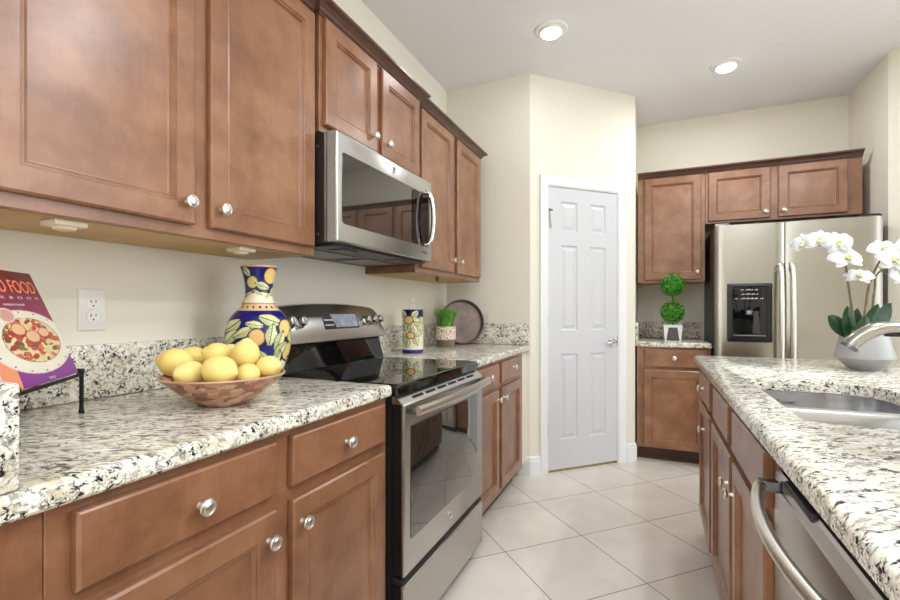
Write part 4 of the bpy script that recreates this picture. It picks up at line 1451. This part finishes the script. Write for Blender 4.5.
tr = thing('round_tray', 'round weathered wood tray leaning in the corner behind the grass pot', 'tray', (-1.216, 2.962, CT1), math.radians(40))
RT = 0.157
LT = math.radians(6.5)
def lean(bm):
    # disc built in the xz plane facing -y, resting on its lowest rim point
    for v in bm.verts:
        p = v.co + Vector((0, 0, RT + 0.001))
        v.co = Vector((p.x, p.y * math.cos(LT) + p.z * math.sin(LT), p.z * math.cos(LT) - p.y * math.sin(LT) + 0.001))
    return bm
bm = new(); lathe(bm, [(RT - 0.012, -0.002), (RT - 0.012, 0.006), (0.0, 0.006)], 48, (0, 0, 0), '-y'); lean(bm); part('tray_base', bm, M['tray'], tr)
bm = new(); lathe(bm, [(RT - 0.012, -0.004), (RT, -0.004), (RT, 0.030), (RT - 0.004, 0.033), (RT - 0.010, 0.031), (RT - 0.0118, 0.02), (RT - 0.012, -0.004)], 64, (0, 0, 0), '-y', False, False); lean(bm); part('rim', bm, M['trayrim'], tr)
for sg in (-1, 1):
    bm = new()
    tube(bm, smooth_path([(sg * (RT - 0.002), -0.015, 0.045 + 0.0), (sg * (RT + 0.026), -0.02, 0.052), (sg * (RT + 0.042), -0.02, 0.022), (sg * (RT + 0.040), -0.02, -0.012), (sg * (RT + 0.028), -0.02, -0.035), (sg * (RT - 0.001), -0.015, -0.028)], 5), 0.0028, 8)
    lean(bm); part('handle', bm, M['nickel'], tr, label='thin wire handle')

# ------------------------------------------------------------------ topiary
TP = Vector((0.150, 3.955, CT1))
tp = thing('topiary', 'two ball green topiary in a square white pot beside the refrigerator', 'potted plant', TP)
bm = new()
h, a0, a1 = 0.128, 0.056, 0.066
rings(bm, [[(-a, -a, z), (a, -a, z), (a, a, z), (-a, a, z)] for a, z in ((a0, 0), (a1, h), (a1 - 0.006, h), (a1 - 0.007, h - 0.012))])
pp = part('pot', bm, M['white'], tp, None)
for k in range(4):
    bm = new()
    rings(bm, [[(-0.046, y, 0.006), (0.046, y, 0.006), (0.030, y - (0.5) * 0.018, h - 0.020), (-0.030, y - 0.5 * 0.018, h - 0.020)] for y in (-0.0555, -0.0578)])
    bmesh.ops.rotate(bm, cent=(0, 0, 0), matrix=Matrix.Rotation(k * PI / 2, 3, 'Z'), verts=bm.verts)
    part('pot_panel', bm, M['darkspeck'], pp, None, label='dark speckled trapezoid panel')
bm = new(); tube(bm, [(0, 0, h - 0.014), (0.002, 0, 0.25), (0, 0, 0.44)], 0.0065, 8); part('trunk', bm, M['bark'], tp)
bm = new(); box(bm, -a1 + 0.0075, a1 - 0.0075, -a1 + 0.0075, a1 - 0.0075, h - 0.03, h - 0.0125); part('soil', bm, M['soil'], tp, None)
for zc, R_ in ((0.226, 0.090), (0.436, 0.088)):
    bm = new()
    bmesh.ops.create_icosphere(bm, subdivisions=3, radius=R_ * 0.84, matrix=Matrix.Translation((0, 0, zc)))
    core = part('foliage_ball', bm, M['boxcore'], tp)
    bm = new()
    NL = 900
    for k in range(NL):
        ph = math.acos(1 - 2 * (k + 0.5) / NL); az = PI * (1 + 5 ** 0.5) * k
        d_ = Vector((math.sin(ph) * math.cos(az), math.sin(ph) * math.sin(az), math.cos(ph)))
        p = d_ * (R_ * random.uniform(0.80, 0.97))
        t1 = d_.cross(Vector((random.uniform(-1, 1), random.uniform(-1, 1), random.uniform(-1, 1)))).normalized()
        t1 = (t1 + d_ * random.uniform(0.1, 1.0)).normalized()
        t2 = d_.cross(t1).normalized()
        l_, w_ = random.uniform(0.010, 0.015), random.uniform(0.0045, 0.0065)
        q = [p - t1 * l_ * 0.5, p + t2 * w_ + d_ * 0.002, p + t1 * l_ * 0.6 + d_ * 0.003, p - t2 * w_ + d_ * 0.002]
        bm.faces.new([bm.verts.new(x + Vector((0, 0, zc))) for x in q])
    part('leaves', bm, M['boxwood'], core, 10)

# ------------------------------------------------------------------ orchid
OD = 1.845
OP = place(864, 370, OD); OP.z = CT1
oc = thing('potted_orchid', 'white orchid in a faceted pale grey pot on the island worktop', 'potted plant', OP)
def opx(u, v, dd=0.0):
    return place(u, v, OD + dd) - OP
bm = new()
loops = []
for r, z in ((0.040, 0.0), (0.044, 0.002), (0.0955, 0.050), (0.096, 0.053), (0.072, 0.160), (0.069, 0.162), (0.066, 0.158), (0.072, 0.12), (0.0, 0.12)):
    loops.append([(max(r, 1e-4) * math.cos(k / 40 * 2 * PI + 0.2), max(r, 1e-4) * math.sin(k / 40 * 2 * PI + 0.2), z) for k in range(40)])
rings(bm, loops); part('pot', bm, M['greypot'], oc, math.radians(25))
bm = new(); lathe(bm, [(0.067, 0.140), (0.04, 0.148), (0.0, 0.15)], 24); part('moss', bm, M['soil'], oc)
def leaf(tip, base, width, sag, name='leaf', normal=None):
    base, tip = Vector(base), Vector(tip)
    ax = tip - base
    side = ax.cross(Fv if normal is None else normal)
    side = side.normalized()
    nv = side.cross(ax).normalized()
    bm = new()
    rows_ = []
    for k in range(11):
        q = k / 10
        w = 1.3 * width * (math.sin(PI * min(1, 0.12 + 0.88 * q)) ** 0.6 if q < 1 else 0.02)
        c_ = base + ax * q + nv * (sag * math.sin(PI * q))
        rows_.append([c_ + side * (w * s_) + nv * (0.18 * width * abs(s_)) for s_ in (-1, -0.6, -0.2, 0, 0.2, 0.6, 1)])
    vs = [[bm.verts.new(p) for p in r_] for r_ in rows_]
    for a_, b_ in zip(vs, vs[1:]):
        for i in range(6):
            bm.faces.new((a_[i], a_[i + 1], b_[i + 1], b_[i]))
    r = bmesh.ops.solidify(bm, geom=bm.faces[:], thickness=0.0016)
    part(name, bm, M['oleaf'], oc, math.radians(50))
leaf(opx(829, 316, -0.05), opx(856, 336), 0.024, 0.012)
leaf(opx(848, 306, -0.04), opx(853, 340, -0.02), 0.022, 0.004)
leaf(opx(858, 308, 0.02), opx(860, 340, 0.0), 0.022, 0.004)
leaf(opx(866, 316, -0.06), opx(858, 340, -0.03), 0.026, -0.010)
leaf(opx(879, 304, -0.02), opx(868, 338, 0.0), 0.024, 0.006)
leaf(opx(892, 303, 0.03), opx(872, 334, 0.0), 0.026, -0.006)
leaf(opx(852, 312, 0.07), opx(862, 338, 0.02), 0.024, 0.004)
leaf(opx(884, 318, 0.08), opx(868, 338, 0.02), 0.024, -0.004)
def ostem(pts, r0, r1, name='flower_stem'):
    bm = new()
    P = smooth_path([opx(*p) for p in pts], 6)
    tube(bm, P, [r0 + (r1 - r0) * k / (len(P) - 1) for k in range(len(P))], 8)
    return part(name, bm, M['stem'], oc)
s1 = ostem([(855, 336, 0.0), (852, 308, 0), (848, 282, -0.01), (845, 262, -0.02), (838, 252, -0.03), (824, 246, -0.04), (808, 245, -0.04), (797, 244, -0.04)], 0.0052, 0.0022)
s2 = ostem([(862, 336, 0.0), (866, 306, 0), (869, 286, -0.01), (877, 266, -0.02), (888, 250, -0.02), (900, 240, -0.01), (916, 236, 0)], 0.0055, 0.0025)
s3 = ostem([(872, 336, 0.02), (873, 305, 0.02), (875, 286, 0.02), (876, 276, 0.02), (885, 268, 0.02), (898, 266, 0.02)], 0.0055, 0.0025)
def petal_bm(bm, c0, out, nrm, ln, wd, cup):
    side = out.cross(nrm).normalized()
    rows_ = []
    N_ = 9
    for k in range(N_ + 1):
        q = k / N_
        w = wd * math.sin(PI * (0.06 + 0.92 * q ** 0.85)) ** 0.75 * (1.0 if q < 1 else 0.25)
        c_ = c0 + out * (ln * q) + nrm * (cup * math.sin(q * PI * 0.8) - cup * 0.9 * q * q)
        rows_.append([c_ + side * (w * s_) - nrm * (0.16 * wd * s_ * s_) + nrm * (0.0012 * math.sin(9 * s_ + 7 * q)) for s_ in (-1, -0.6, -0.2, 0.2, 0.6, 1)])
    vs = [[bm.verts.new(p) for p in r_] for r_ in rows_]
    for a_, b_ in zip(vs, vs[1:]):
        for i in range(5):
            bm.faces.new((a_[i], a_[i + 1], b_[i + 1], b_[i]))
def flower(u, v, dd, face, roll, sc):
    """face: direction in view terms (right, up, toward the camera)"""
    c0 = opx(u, v, dd)
    nrm = (Rv * face[0] + Uv * face[1] - Fv * face[2]).normalized()
    up = (Uv - nrm * Uv.dot(nrm)).normalized()
    rt = up.cross(nrm).normalized()
    def dir_(deg):
        a_ = math.radians(deg + roll)
        return (rt * math.cos(a_) + up * math.sin(a_)).normalized()
    bm = new()
    for deg in (90, 218, 322):
        petal_bm(bm, c0 - nrm * 0.002, dir_(deg), nrm, 0.044 * sc, 0.015 * sc, 0.005 * sc)
    for deg in (8, 172):
        petal_bm(bm, c0 + nrm * 0.001, dir_(deg), nrm, 0.047 * sc, 0.027 * sc, 0.011 * sc)
    bmesh.ops.solidify(bm, geom=bm.faces[:], thickness=0.0007)
    p = part('flower', bm, M['petal'], oc, math.radians(60))
    bm = new()
    petal_bm(bm, c0 + nrm * 0.003, (dir_(270) * 0.75 + nrm * 0.7).normalized(), (nrm * 0.75 - dir_(270) * 0.7).normalized(), 0.022 * sc, 0.009 * sc, 0.004)
    for deg in (235, 305):
        petal_bm(bm, c0 + nrm * 0.003, (dir_(deg) * 0.5 + nrm * 0.8).normalized(), dir_(deg + 90), 0.014 * sc, 0.007 * sc, 0.003)
    bmesh.ops.create_icosphere(bm, subdivisions=2, radius=0.0055 * sc, matrix=Matrix.Translation(c0 + nrm * 0.007))
    part('lip', bm, M['lip'], p, math.radians(60), label='yellow flower centre')
flower(803, 243, -0.05, (-0.75, 0.15, 0.55), 12, 0.95)
flower(820, 240, -0.05, (-0.45, 0.25, 0.8), -6, 1.05)
flower(838, 243, -0.06, (-0.3, 0.2, 0.9), 10, 1.15)
flower(846, 258, -0.07, (-0.1, 0.55, 0.8), 4, 1.35)
flower(859, 276, -0.04, (-0.35, 0.65, 0.6), -14, 1.05)
flower(883, 249, -0.04, (-0.2, 0.5, 0.8), 8, 1.15)
flower(893, 260, -0.07, (0.1, 0.25, 0.95), -8, 1.3)
flower(899, 274, -0.05, (0.3, 0.2, 0.9), 12, 1.15)
flower(906, 247, -0.02, (0.2, 0.3, 0.9), 0, 1.1)
for pts in ([(893, 250, -0.02), (897, 253, -0.03), (902, 252, -0.03)], [(880, 270, 0.0), (886, 274, 0.0), (893, 271, -0.01)], [(878, 266, -0.02), (884, 271, -0.02), (890, 264, -0.03)]):
    bm = new(); tube(bm, smooth_path([opx(*p) for p in pts], 4), 0.0018, 6); part('flower_stalk', bm, M['stem'], oc)
